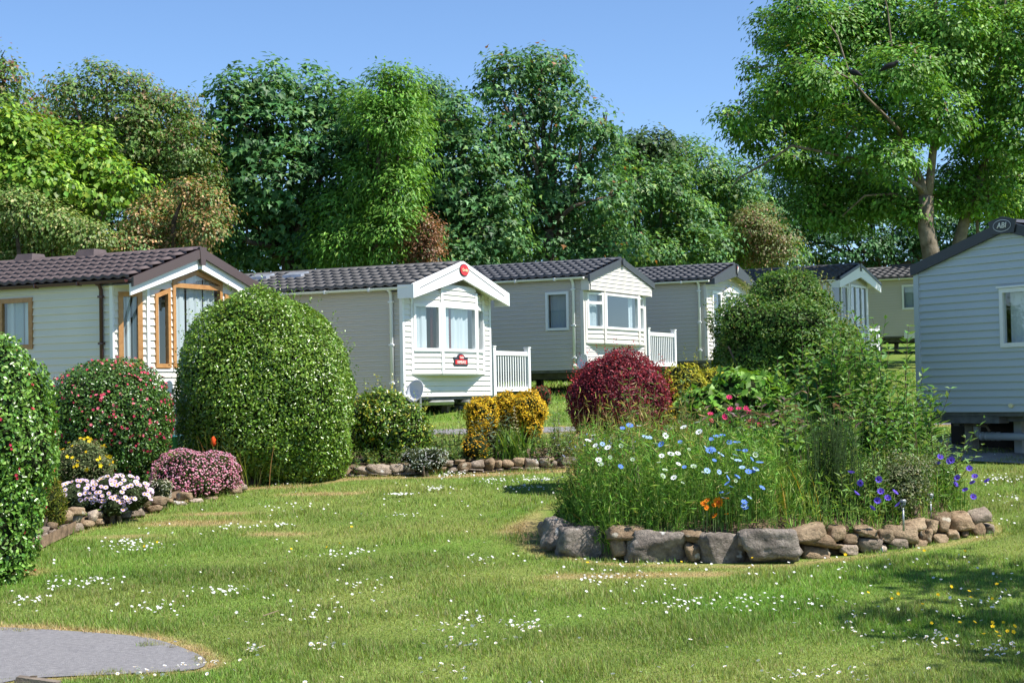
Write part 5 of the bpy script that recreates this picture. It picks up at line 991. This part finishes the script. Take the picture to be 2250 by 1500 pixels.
for i, (px, d, n, h, sp) in enumerate(((1915, 15.3, 30, .5, 90), (2085, 16.4, 24, .6, 90))):
    B = bedpts(rng, px, 0, sp, .18, n*3, d+.35)[:n]; r_ = stemmed('cornflower_plant', ['leafy cornflower plant with violet blue heads behind the tan stones', 'leafy cornflower plant with violet heads at the far right of the bed'][i], B, h, [(.15, .27, .08, 3), (.23, .36, .14, 2)], (.12, .3), 10, lean=.3, seed=17+i, spread=.2, group='perennial cornflowers')
    spots = [((1870, 1040), (1892, 1060), (1880, 1085), (1935, 1080), (1950, 1095), (1965, 1083), (1928, 1100), (1975, 1110), (1915, 1118), (1930, 1052)), ((2065, 1005), (2090, 1010), (2060, 1020), (2130, 1030), (2142, 1048), (2105, 1050), (2138, 1062), (2098, 1065), (2122, 1078), (2138, 1092), (2085, 1012), (2170, 1058))][i]
    me = flower_disc(.037, 9, P_VIO, pm('dark_violet', (.1, .03, .2)), .3, .5)
    for q in spots:
        p = at(*q, d-.2)-np.array(r_.location); o = ob('flower', me, r_, p); o.rotation_euler = (rng.normal()*.6+.5, rng.normal()*.6, 0)
# grassy nigella mass with white and blue heads
def wild(name, label, pxs, n, d0, d1, h, pal, seed, wid=.004, lean=.25):
    rng = np.random.default_rng(seed); x0, x1 = pxs; px = rng.uniform(x0, x1, n); y = rng.uniform(d0, d1, n); x = (px-1125)/FPX*y; q = in_bed(x, y, -.12); x, y = x[q], y[q]; B = np.stack([x, y, bedzv(np.stack([x, y], 1))], 1); n = len(B)
    base = B.mean(0); root = thing(name, label, 'flowers', tuple(base)); fo = Fol(); H = h*rng.uniform(.55, 1.15, n)
    fo.add(ribbons(rng, B, H, wid*rng.uniform(.7, 1.5, n), rng.uniform(.02, lean*1.6, n), pick(rng, n, pal, .2), 3)); k = n*5; i = rng.integers(0, n, k)
    P = B[i]+np.array([0, 0, 1])*(H[i]*rng.uniform(.1, 1., k))[:, None]+rng.normal(size=(k, 3))*[.03, .03, .01]
    fo.add(scatter(P, rng.normal(size=(k, 3))+[0, 0, .5], rng.normal(size=(k, 3))+[0, 0, 1.1], rng.uniform(.05, .11, k), .07, LEAF, pick(rng, k, pal, .2))); fo.build('foliage', M['leaf_matt'], root, base); return root, base, B, H
NIG = [(.14, .31, .05, 4), (.22, .4, .07, 3), (.33, .45, .13, 1.3), (.45, .42, .18, .4)]
nr, nb, B, H = wild('nigella_patch', 'feathery green mass with white and blue flower heads behind the boulders', (1270, 1700), 5200, 15.0, 17.4, .72, NIG, 31, .0024)
me_w, me_b, me_p, me_g = flower_disc(0.044, 9, P_WHITE, P_GRN, .35, .25), flower_disc(0.043, 9, P_BLUE, P_GRN, .25, .3), flower_disc(0.044, 9, P_PALEB, P_GRN, .3, .25), flower_disc(0.034, 9, pm('green_white', (.55, .66, .5)), P_GRN, .5, .5)
Zf = lambda X, Y: (1200+X/4.412, 920+Y/4.412)
for X, Y, k in [(460, 160, 0), (405, 215, 0), (480, 260, 0), (600, 282, 0), (725, 262, 3), (740, 95, 1), (810, 70, 1), (900, 72, 0), (960, 182, 2), (1000, 185, 2), (1060, 248, 3), (1155, 165, 0), (1120, 360, 0), (1210, 345, 0), (1275, 338, 0), (1280, 440, 0), (1335, 85, 0), (1465, 38, 0), (1485, 130, 0), (1385, 300, 3), (1095, 430, 3), (1150, 505, 3), (1240, 572, 0), (1550, 290, 2), (1560, 505, 2), (1520, 530, 3), (1600, 200, 1), (1650, 175, 1), (1710, 165, 1), (1580, 312, 1), (1610, 300, 1), (1690, 350, 2), (1630, 405, 1), (1675, 515, 2), (1750, 530, 3), (1775, 230, 1), (1845, 235, 1), (1760, 630, 1), (1755, 572, 1), (1850, 565, 1), (1835, 600, 3), (1830, 355, 2), (1860, 410, 2), (1865, 310, 1), (1930, 312, 1), (1900, 475, 2), (1960, 515, 1), (2005, 515, 1), (2070, 430, 1), (1990, 392, 1), (2090, 672, 1), (1790, 660, 1), (1700, 718, 1), (1765, 725, 2), (1920, 810, 1), (1930, 865, 1), (1920, 845, 2), (1970, 765, 2), (1720, 770, 2), (510, 400, 0), (840, 398, 3), (620, 375, 3), (530, 448, 3), (720, 465, 1), (1300, 228, 1), (1120, 250, 1), (545, 245, 2), (1800, 390, 3), (1340, 470, 1), (2025, 350, 3), (2030, 490, 2), (1430, 470, 3), (1320, 625, 3), (1125, 560, 3)]:
    px, py = Zf(X, Y); dd = 14.92+1.1*min(1, max(0, (1015-py)/100.))+rng.uniform(-.05, .05); p = at(px, py, dd)-np.array(nr.location); o = ob('flower', (me_w, me_b, me_p, me_g)[k], nr, p); o.rotation_euler = (rng.normal()*.35+.5, rng.normal()*.35+.15, 0); s_ = rng.uniform(.55, .95); o.scale = (s_, s_, s_)
    ob('flower_stem', G().tube([p-np.array([.02, 0, .32]), p-np.array([.015, 0, .15]), p-np.array([0, 0, .0])], .002, 4, False).mesh('flower_stem', P_STEM), nr)
wild('grassy_weeds', 'tangle of grass and weeds at the left front of the round bed', (1215, 1500), 1500, 15.0, 16.8, .42, NIG+[(.06, .16, .02, 4)], 32, .007, .5)
wild('tall_meadow_grass', 'tall straw coloured meadow grass with drooping seed heads', (1250, 1560), 420, 15.8, 17.8, 1.0, [(.36, .32, .1, 2), (.25, .3, .07, 2), (.4, .28, .14, 1)], 33, .005, .35)
wild('bed_weeds', 'mixed green weeds filling the right half of the round bed', (1600, 2120), 2300, 15.0, 17.5, .46, [(.12, .26, .045, 3), (.21, .36, .07, 3), (.34, .42, .12, 1.2)], 34, .008, .45)
rng = np.random.default_rng(41); B = bedpts(rng, 1715, 0, 90, .12, 190, 15.4)[:120]; nB = len(B); root = thing('montbretia_clump', 'clump of yellow green strap leaves behind the largest boulder', 'plant', tuple(B.mean(0))); fo = Fol(); fo.add(ribbons(rng, B, rng.uniform(.3, .62, nB), .014, rng.uniform(.1, .5, nB), pick(rng, nB, [(.2, .3, .04, 3), (.12, .24, .03, 3), (.4, .3, .06, 1)]), 5)); fo.build('blades', M['leaf'], root, B.mean(0))
B = bedpts(rng, 1290, 0, 80, .1, 150, 15.6)[:90]; nB = len(B); root = thing('montbretia_clump', 'yellowing grassy tuft above the leftmost boulder', 'plant', tuple(B.mean(0))); fo = Fol(); fo.add(ribbons(rng, B, rng.uniform(.2, .4, nB), .01, rng.uniform(.2, .7, nB), pick(rng, nB, [(.2, .3, .04, 3), (.1, .22, .03, 3), (.45, .34, .05, 1.4)]), 5)); fo.build('blades', M['leaf'], root, B.mean(0))
# marigolds
mg = thing('marigold_plant', 'orange marigolds low in the front of the round bed', 'flowers', tuple(at(1570, 1160, 15.0))); me = flower_disc(.036, 9, P_ORG, pm('deep_orange', (.6, .12, .01)), .4, .35); ml = np.array(mg.location); fo = Fol(); B = bedpts(rng, 1575, 0, 70, .08, 120, 15.15)[:60]; nB = len(B)
fo.add(ribbons(rng, B, rng.uniform(.12, .3, nB), .02, rng.uniform(.1, .5, nB), pick(rng, nB, [(.09, .2, .03, 1)]), 4)); fo.build('foliage', M['leaf'], mg, ml)
for X, Y, s_ in ((1525, 825, .9), (1565, 795, .9), (1665, 810, 1.45), (1740, 780, 1.1), (1553, 860, .8), (1640, 943, .95), (1620, 840, .7), (1752, 925, .6)):
    p = at(*Zf(X, Y), 14.95); o = ob('flower', me, mg, p-ml); o.scale = (s_,)*3; o.rotation_euler = (rng.normal()*.4+.7, rng.normal()*.4, 0); ob('flower_stem', G().tube([p-ml-[0, -.03, .22], p-ml], .003, 4, False).mesh('flower_stem', P_GRN), mg)
# rose blooms on their stems
rb = [o for o in sc.objects if o.name.startswith('rose_bush')][0]; rl = np.array(rb.location); me = flower_disc(.036, 8, P_PINK, pm('deep_pink', (.5, .02, .1)), .45, .6)
for q in ((1602, 875), (1624, 900), (1638, 899), (1646, 907), (1605, 901), (1561, 912), (1560, 925), (1591, 916), (1669, 935)):
    p = at(*q, 17.0)-rl; o = ob('flower', me, rb, p); o.rotation_euler = (rng.normal()*.3+.8, rng.normal()*.3, 0); ob('flower_stem', G().tube([p+[.02, .3, -.4], p+[.01, .05, -.12], p], .003, 4, False).mesh('flower_stem', P_STEM), rb)
# solar lamps
for (px, yt, yb, d, lab) in ((1985, 1097, 1146, 15.15, 'steel solar stake light behind the tan stones'), (2045, 1084, 1120, 15.9, 'second solar stake light half hidden by the grey green shrub')):
    p = at(px, yb, d); h = (yb-yt)*d/FPX; root = thing('solar_light', lab, 'garden light', tuple(p), 0, 'solar lights'); G().tube([(0, 0, -.08), (0, 0, h-.075)], .009, 10).build('stake', M['steel'], root, True)
    G().tube([(0, 0, h-.08), (0, 0, h-.02)], [.02, .026], 14).build('lamp_lens', M['glass'], root, True); G().tube([(0, 0, h-.022), (0, 0, h-.006), (0, 0, h)], [.03, .03, .024], 16).build('lamp_cap', M['steel'], root); G().box((-.012, -.012, h), (.012, .012, h+.002)).build('solar_panel', M['black'], root)
# border plants between the wall and the yellow shrub
def bordpts(rng, px, d, spx, sdy, n):
    x = (px-1125)/FPX*d+rng.normal(size=n)*spx/FPX*d*.5; y = d+rng.normal(size=n)*sdy; return np.stack([x, y, [borderz(a, b_) for a, b_ in zip(x, y)]], 1)
B = bordpts(rng, 1125, 23.3, 40, .1, 110); root = thing('iris_clump', 'clump of dark green sword leaves below the yellow cushion shrub', 'plant', tuple(B.mean(0))); fo = Fol(); fo.add(ribbons(rng, B, rng.uniform(.3, .62, 110), .024, rng.uniform(.15, .75, 110), pick(rng, 110, [(.09, .2, .03, 3), (.18, .29, .05, 2)]), 5)); fo.build('blades', M['leaf'], root, B.mean(0))
B = bordpts(rng, 1085, 23.7, 45, .1, 26); stemmed('artemisia_plant', 'grey green feathery plant in front of the yellow cushion shrub', B, .62, [(.14, .2, .13, 3), (.2, .26, .18, 2)], (.1, .45), 10, mt='leaf_matt', lean=.3, seed=41, spread=.2)
B = bordpts(rng, 1128, 23.5, 4, .02, 2); stemmed('lupin_spike', 'cream flower spike against the yellow cushion shrub', B, .68, [(.7, .64, .4, 1)], (.045, .8), 14, mt='petal', lean=.03, seed=42)
for i, (px, d, sp, n, h, lab) in enumerate(((965, 24.2, 50, 40, .42, 'low green leafy plant right of the variegated bush'), (1235, 23.4, 80, 70, .42, 'leafy green plants behind the right part of the low wall'), (830, 23.0, 70, 30, .22, 'low leaves under the variegated bush'), (1000, 23.2, 70, 50, .2, 'low green ground cover behind the low pale wall'))):
    B = bordpts(rng, px, d, sp, .2, n); stemmed('border_plant', lab, B, h, [(.09, .18, .05, 3), (.15, .24, .07, 2), (.25, .28, .08, .8)], (.075, .45), 8, lean=.4, seed=50+i, spread=.2, group='border plants behind the low wall')
B = bordpts(rng, 1215, 23.3, 10, .05, 4); stemmed('pale_spike_plant', 'single grey green spike right of the sword leaves', B, .78, [(.2, .28, .2, 1)], (.05, .6), 12, lean=.05, seed=56, mt='leaf_matt')
# red hot poker and grasses by the pink mound
B = bordpts(rng, 500, 21.5, 70, .15, 140); root = thing('red_hot_poker', 'grassy clump with one orange red poker flower by the egg shaped hedge', 'plant', tuple(B.mean(0))); fo = Fol(); fo.add(ribbons(rng, B, rng.uniform(.35, .75, 140), .014, rng.uniform(.1, .6, 140), pick(rng, 140, [(.12, .22, .04, 3), (.22, .28, .07, 2), (.35, .22, .09, 1)]), 5)); bl = B.mean(0); fo.build('blades', M['leaf'], root, bl)
p = at(469, 968, 21.3); st = atg(469, 1080); G().tube([(p[0]-.0, 22.0, p[2]-.55), p-[0, 0, .02]], .008, 6).mesh; g = G().tube([p-bl-[0, 0, .6], p-bl-[0, 0, .05]], .008, 6); g.build('flower_stem', P_GRN, root); G().tube([p-bl-[0, 0, .07], p-bl-[0, 0, .03], p-bl+[0, 0, .03], p-bl+[0, 0, .06]], [.015, .036, .03, .006], 10).build('flower_head', pm('poker_red', (.8, .1, .02)), root, True)
B = bordpts(rng, 510, 22.4, 50, .15, 12); stemmed('tall_weed', 'feathery pale weed stems left of the egg shaped hedge', B, .85, [(.14, .22, .06, 2), (.22, .28, .1, 1)], (.1, .3), 9, lean=.2, seed=61)
d = 23.0; bush('yellow_flower_tuft', 'small yellow flowered tuft above the pink mound', 'plant', [pxlobe(390, 432, 982, 1004, d)], base_of(410, d), [(.75, .5, .03, 2), (.2, .26, .05, 1)], (.03, .6), 2200, mt='leaf_matt', core=None, seed=62, shell=.6)

# ------------------------------------------------------------------ lawn: grass blades, daisies, buttercups
def lawn_ok(x, y): return ~in_bed(x, y, .12) & ~in_border(x, y+.02) & (poly_dist(x, y, PATHP) > -.05+.05*NZ2(np.stack([x, y, x*0], -1), 9.)) & ~((y > BACKPATH[0]) & (y < BACKPATH[1]))
rng = np.random.default_rng(90); fo = Fol(); mt_ = M['grass']
for y0, y1, dens, ln, wd in ((9.2, 12, 6800, .045, .0055), (12, 15, 4400, .046, .0065), (15, 19, 2600, .045, .0065), (19, 24, 1300, .05, .009), (24, 33, 420, .06, .014), (33, 48, 110, .09, .03)):
    half = .33*y1+1.2; n = int((y1-y0)*2*half*dens); x = rng.uniform(-half, half, n); y = rng.uniform(y0, y1, n); q = lawn_ok(x, y) & (np.abs(x) < .33*y+1.0); x, y = x[q], y[q]; n = len(x)
    B = np.stack([x, y, gz(y)-.002], 1); dr = dryness(x, y); C = grasscol(x, y)*rng.normal(1, .34, (n, 1)).clip(.35, 2)*rng.normal(1, .08, (n, 3)); q = rng.random(n) < .07+.25*dr; C[q] = np.array([.38, .33, .15])*rng.uniform(.7, 1.1, (int(q.sum()), 1))
    tuft = np.clip(1+.4*NZ2(B*[1, 1, 0], 6.), .5, 1.9)*(1-.45*dr); a = rng.uniform(0, 6.28, n); le = rng.uniform(.25, 1.3, n); D = np.stack([np.cos(a)*le, np.sin(a)*le, np.ones(n)], 1); N_ = np.stack([-np.cos(a), -np.sin(a), le], 1)+rng.normal(size=(n, 3))*.25
    L0 = ln*rng.uniform(.5, 1.35, n)*tuft; fo.add(scatter(B, N_, D, L0, wd/L0*rng.uniform(.7, 1.3, n), BLADE, np.clip(C, .01, .8)))
foot = np.concatenate([smooth_poly(np.array([atg(*q)[:2] for q in BEDF]), 12)[:-12], smooth_poly(BORDER, 12)[:-12]])
n = 5200; i = rng.integers(0, len(foot), n); i = np.where(np.sin(i*1.7)+np.sin(i*.37) > -.9, i, rng.integers(0, len(foot), n)); x, y = foot[i, 0]+rng.normal(size=n)*.05, foot[i, 1]-.02+rng.normal(size=n)*.06; B = np.stack([x, y, gz(y)-.002], 1)
cl = np.clip(.6+.7*NZ2(B*[1, 1, 0], 7.), .2, 2.2); a = rng.uniform(0, 6.28, n); le = rng.uniform(.1, .9, n); L0 = .06*rng.uniform(.5, 1.3, n)*cl
fo.add(scatter(B, np.stack([-np.cos(a), -np.sin(a), le], 1), np.stack([np.cos(a)*le, np.sin(a)*le, np.ones(n)], 1), L0, .007/L0, BLADE, pick(rng, n, [(.12, .25, .035, 3), (.2, .32, .06, 2), (.4, .34, .16, 1)], .25)))
V = np.concatenate(fo.V); gr = ob('grass', mesh_np('grass', V, np.concatenate(fo.F), mt_, np.concatenate(fo.C))); tag(gr, 'short green lawn grass with dry straw patches', 'grass', kind='stuff')
# longer tufts against stones and posts
me_d = flower_disc(.0125, 8, P_WHITE, P_YEL, .38, .35, 'daisy'); me_bc = flower_disc(.014, 5, P_GOLD, P_GOLD, .4, .5, 'buttercup')
clus = [(480, 1310, 60), (700, 1360, 90), (750, 1225, 60), (520, 1165, 50), (620, 1163, 26), (880, 1093, 24), (960, 1080, 30), (1150, 1080, 60), (1190, 1060, 40), (1100, 1062, 60), (1000, 1050, 60), (560, 1438, 30), (700, 1430, 50), (990, 1395, 60), (1010, 1430, 90), (1060, 1370, 80), (1150, 1390, 70), (220, 1290, 80), (150, 1290, 60), (330, 1345, 80), (280, 1200, 50), (300, 1215, 60), (1380, 1290, 90), (1320, 1280, 60), (1560, 1325, 120), (1640, 1335, 110), (1480, 1340, 80), (1500, 1245, 180), (1350, 1240, 120), (1700, 1252, 200), (1950, 1400, 120), (2060, 1420, 80), (2200, 1440, 70), (2140, 1325, 80), (2170, 1330, 100), (1750, 1490, 90), (1830, 1492, 80), (2200, 1060, 80), (2190, 1150, 90), (2230, 1100, 80), (1980, 1260, 200), (1900, 1350, 180), (820, 1300, 100), (900, 1140, 60), (640, 1120, 60), (1060, 1240, 70), (430, 1470, 60), (330, 1490, 60), (980, 1490, 60), (60, 1330, 40)]
rng = np.random.default_rng(91); dl = []
for px, py, sp in clus:
    n = int(rng.integers(12, 30)*(2.4 if py < 1100 else 1)); c0 = atg(px, py); rx = sp/FPX*c0[1]*.55
    for _ in range(n): x, y = c0[0]+rng.normal()*rx, c0[1]+rng.normal()*rx*1.1; dl.append((x, y))
for _ in range(420): y = rng.uniform(9.6, 24); dl.append((rng.uniform(-.33, .33)*y, y))
dl = np.array(dl); dl = dl[lawn_ok(dl[:, 0], dl[:, 1])]; vis = np.abs(dl[:, 0]) < .3*dl[:, 1]; order = np.argsort(dl[:, 1]+(~vis)*100); near = order[:300]; far = order[300:]
for i in near:
    x, y = dl[i]; o = ob('daisy', me_d, None, (x, y, float(gz(y))+rng.uniform(.03, .055))); s_ = rng.uniform(.75, 1.35); o.scale = (s_,)*3; o.rotation_euler = (rng.normal()*.3+.35, rng.normal()*.3+.2, rng.uniform(0, 6)); tag(o, 'small white daisy in the near lawn grass', 'daisy', 'daisies in the near lawn')
P = np.stack([dl[far, 0], dl[far, 1], gz(dl[far, 1])+.045], 1); n = len(P); fo = Fol(); fo.add(scatter(P, rng.normal(size=(n, 3))*.3+[.2, -.35, 1], rng.normal(size=(n, 3)), rng.uniform(.02, .034, n), 1., PETAL5, np.tile([.82, .82, .8], (n, 1))))
V = np.concatenate(fo.V); o = ob('daisy_drifts', mesh_np('daisy_drifts', V, np.concatenate(fo.F), M['petal'], np.concatenate(fo.C))); tag(o, 'drifts of tiny white daisies across the far lawn', 'daisies', kind='stuff')
Z8 = lambda X, Y: (1100+X/1.9565, 1220+Y/1.9565)
for X, Y in [(375, 62), (778, 60), (1083, 42), (1483, 28), (1580, 195), (1685, 222), (1710, 200), (1815, 248), (1880, 205), (1937, 168), (2015, 190), (2022, 218), (2115, 222), (2135, 158), (2150, 147), (1853, 330), (1918, 398), (1975, 328), (2037, 328), (2080, 380), (2115, 328), (2117, 345), (2132, 370), (2145, 390), (2163, 328), (2182, 368), (2205, 370), (2210, 345), (1822, 10), (1997, 12), (-1475, -30), (-1530, -12), (-900, 0), (-745, -8), (-690, -22), (-640, -95)]:
    p = atg(*Z8(X, Y)); o = ob('buttercup', me_bc, None, (p[0], p[1], p[2]+.06)); s_ = rng.uniform(.85, 1.3); o.scale = (s_,)*3; o.rotation_euler = (rng.normal()*.4+.6, rng.normal()*.3, 0); tag(o, 'small yellow buttercup standing in the lawn', 'buttercup', 'buttercups in the lawn')
# weathered timber at the bottom left and a fallen twig
p = atg(75, 1497); t_ = thing('path_edge_timber', 'weathered timber end lying at the bottom left path edge', 'timber', tuple(p)); G().prism([(-.12, -.05, -.02), (-.12, .05, -.02), (-.1, .04, .035), (-.1, -.04, .035)], [(.2, -.2, -.03), (.2, -.1, -.03), (.2, -.11, .02), (.2, -.19, .02)]).build('log', M['timber'], t_); G().box((-.02, -.03, .0), (.02, .0, .036)).build('knot', M['bark'], t_)
p = atg(600, 1358); g = G().tube([(-.06, -.1, .03), (-.01, -.03, .04), (.03, .08, .045)], [.004, .005, .003], 5); tag(g.build('fallen_twig', M['twig']), 'pale dry twig lying in the lawn grass', 'twig').location = tuple(p)
# ------------------------------------------------------------------ rooks in the ash
def rook(label, px, py, d, rz):
    p = at(px, py, d); root = thing('rook', label, 'bird', tuple(p), rz, 'rooks in the ash')
    G().tube([(-.3, 0, -.1), (-.2, 0, -.06), (-.1, 0, 0), (.02, 0, .03), (.12, 0, .06), (.17, 0, .1), (.21, 0, .12), (.245, 0, .125)], [.02, .04, .075, .088, .07, .05, .052, .022], 10).build('body', M['black'], root, True)
    G().tube([(.235, 0, .125), (.3, 0, .105)], [.017, .003], 6).build('beak', M['greypipe'], root)
    for s in (-1, 1): G().prism([(.1, s*.08, .05), (-.05, s*.095, .0), (-.28, s*.04, -.1), (-.1, s*.085, -.02)], [(.1, s*.065, .05), (-.05, s*.08, .0), (-.28, s*.03, -.1), (-.1, s*.07, -.02)]).build('wing', M['black'], root)
    for s in (-1, 1): G().tube([(0, s*.03, -.05), (.01, s*.03, -.13)], .008, 5).build('leg', M['black'], root)
rook('black rook perched on the left among the ash branches', 1878, 162, 46.2, R(120)); rook('black rook with grey bill further right in the ash', 1955, 147, 46.2, R(-20))
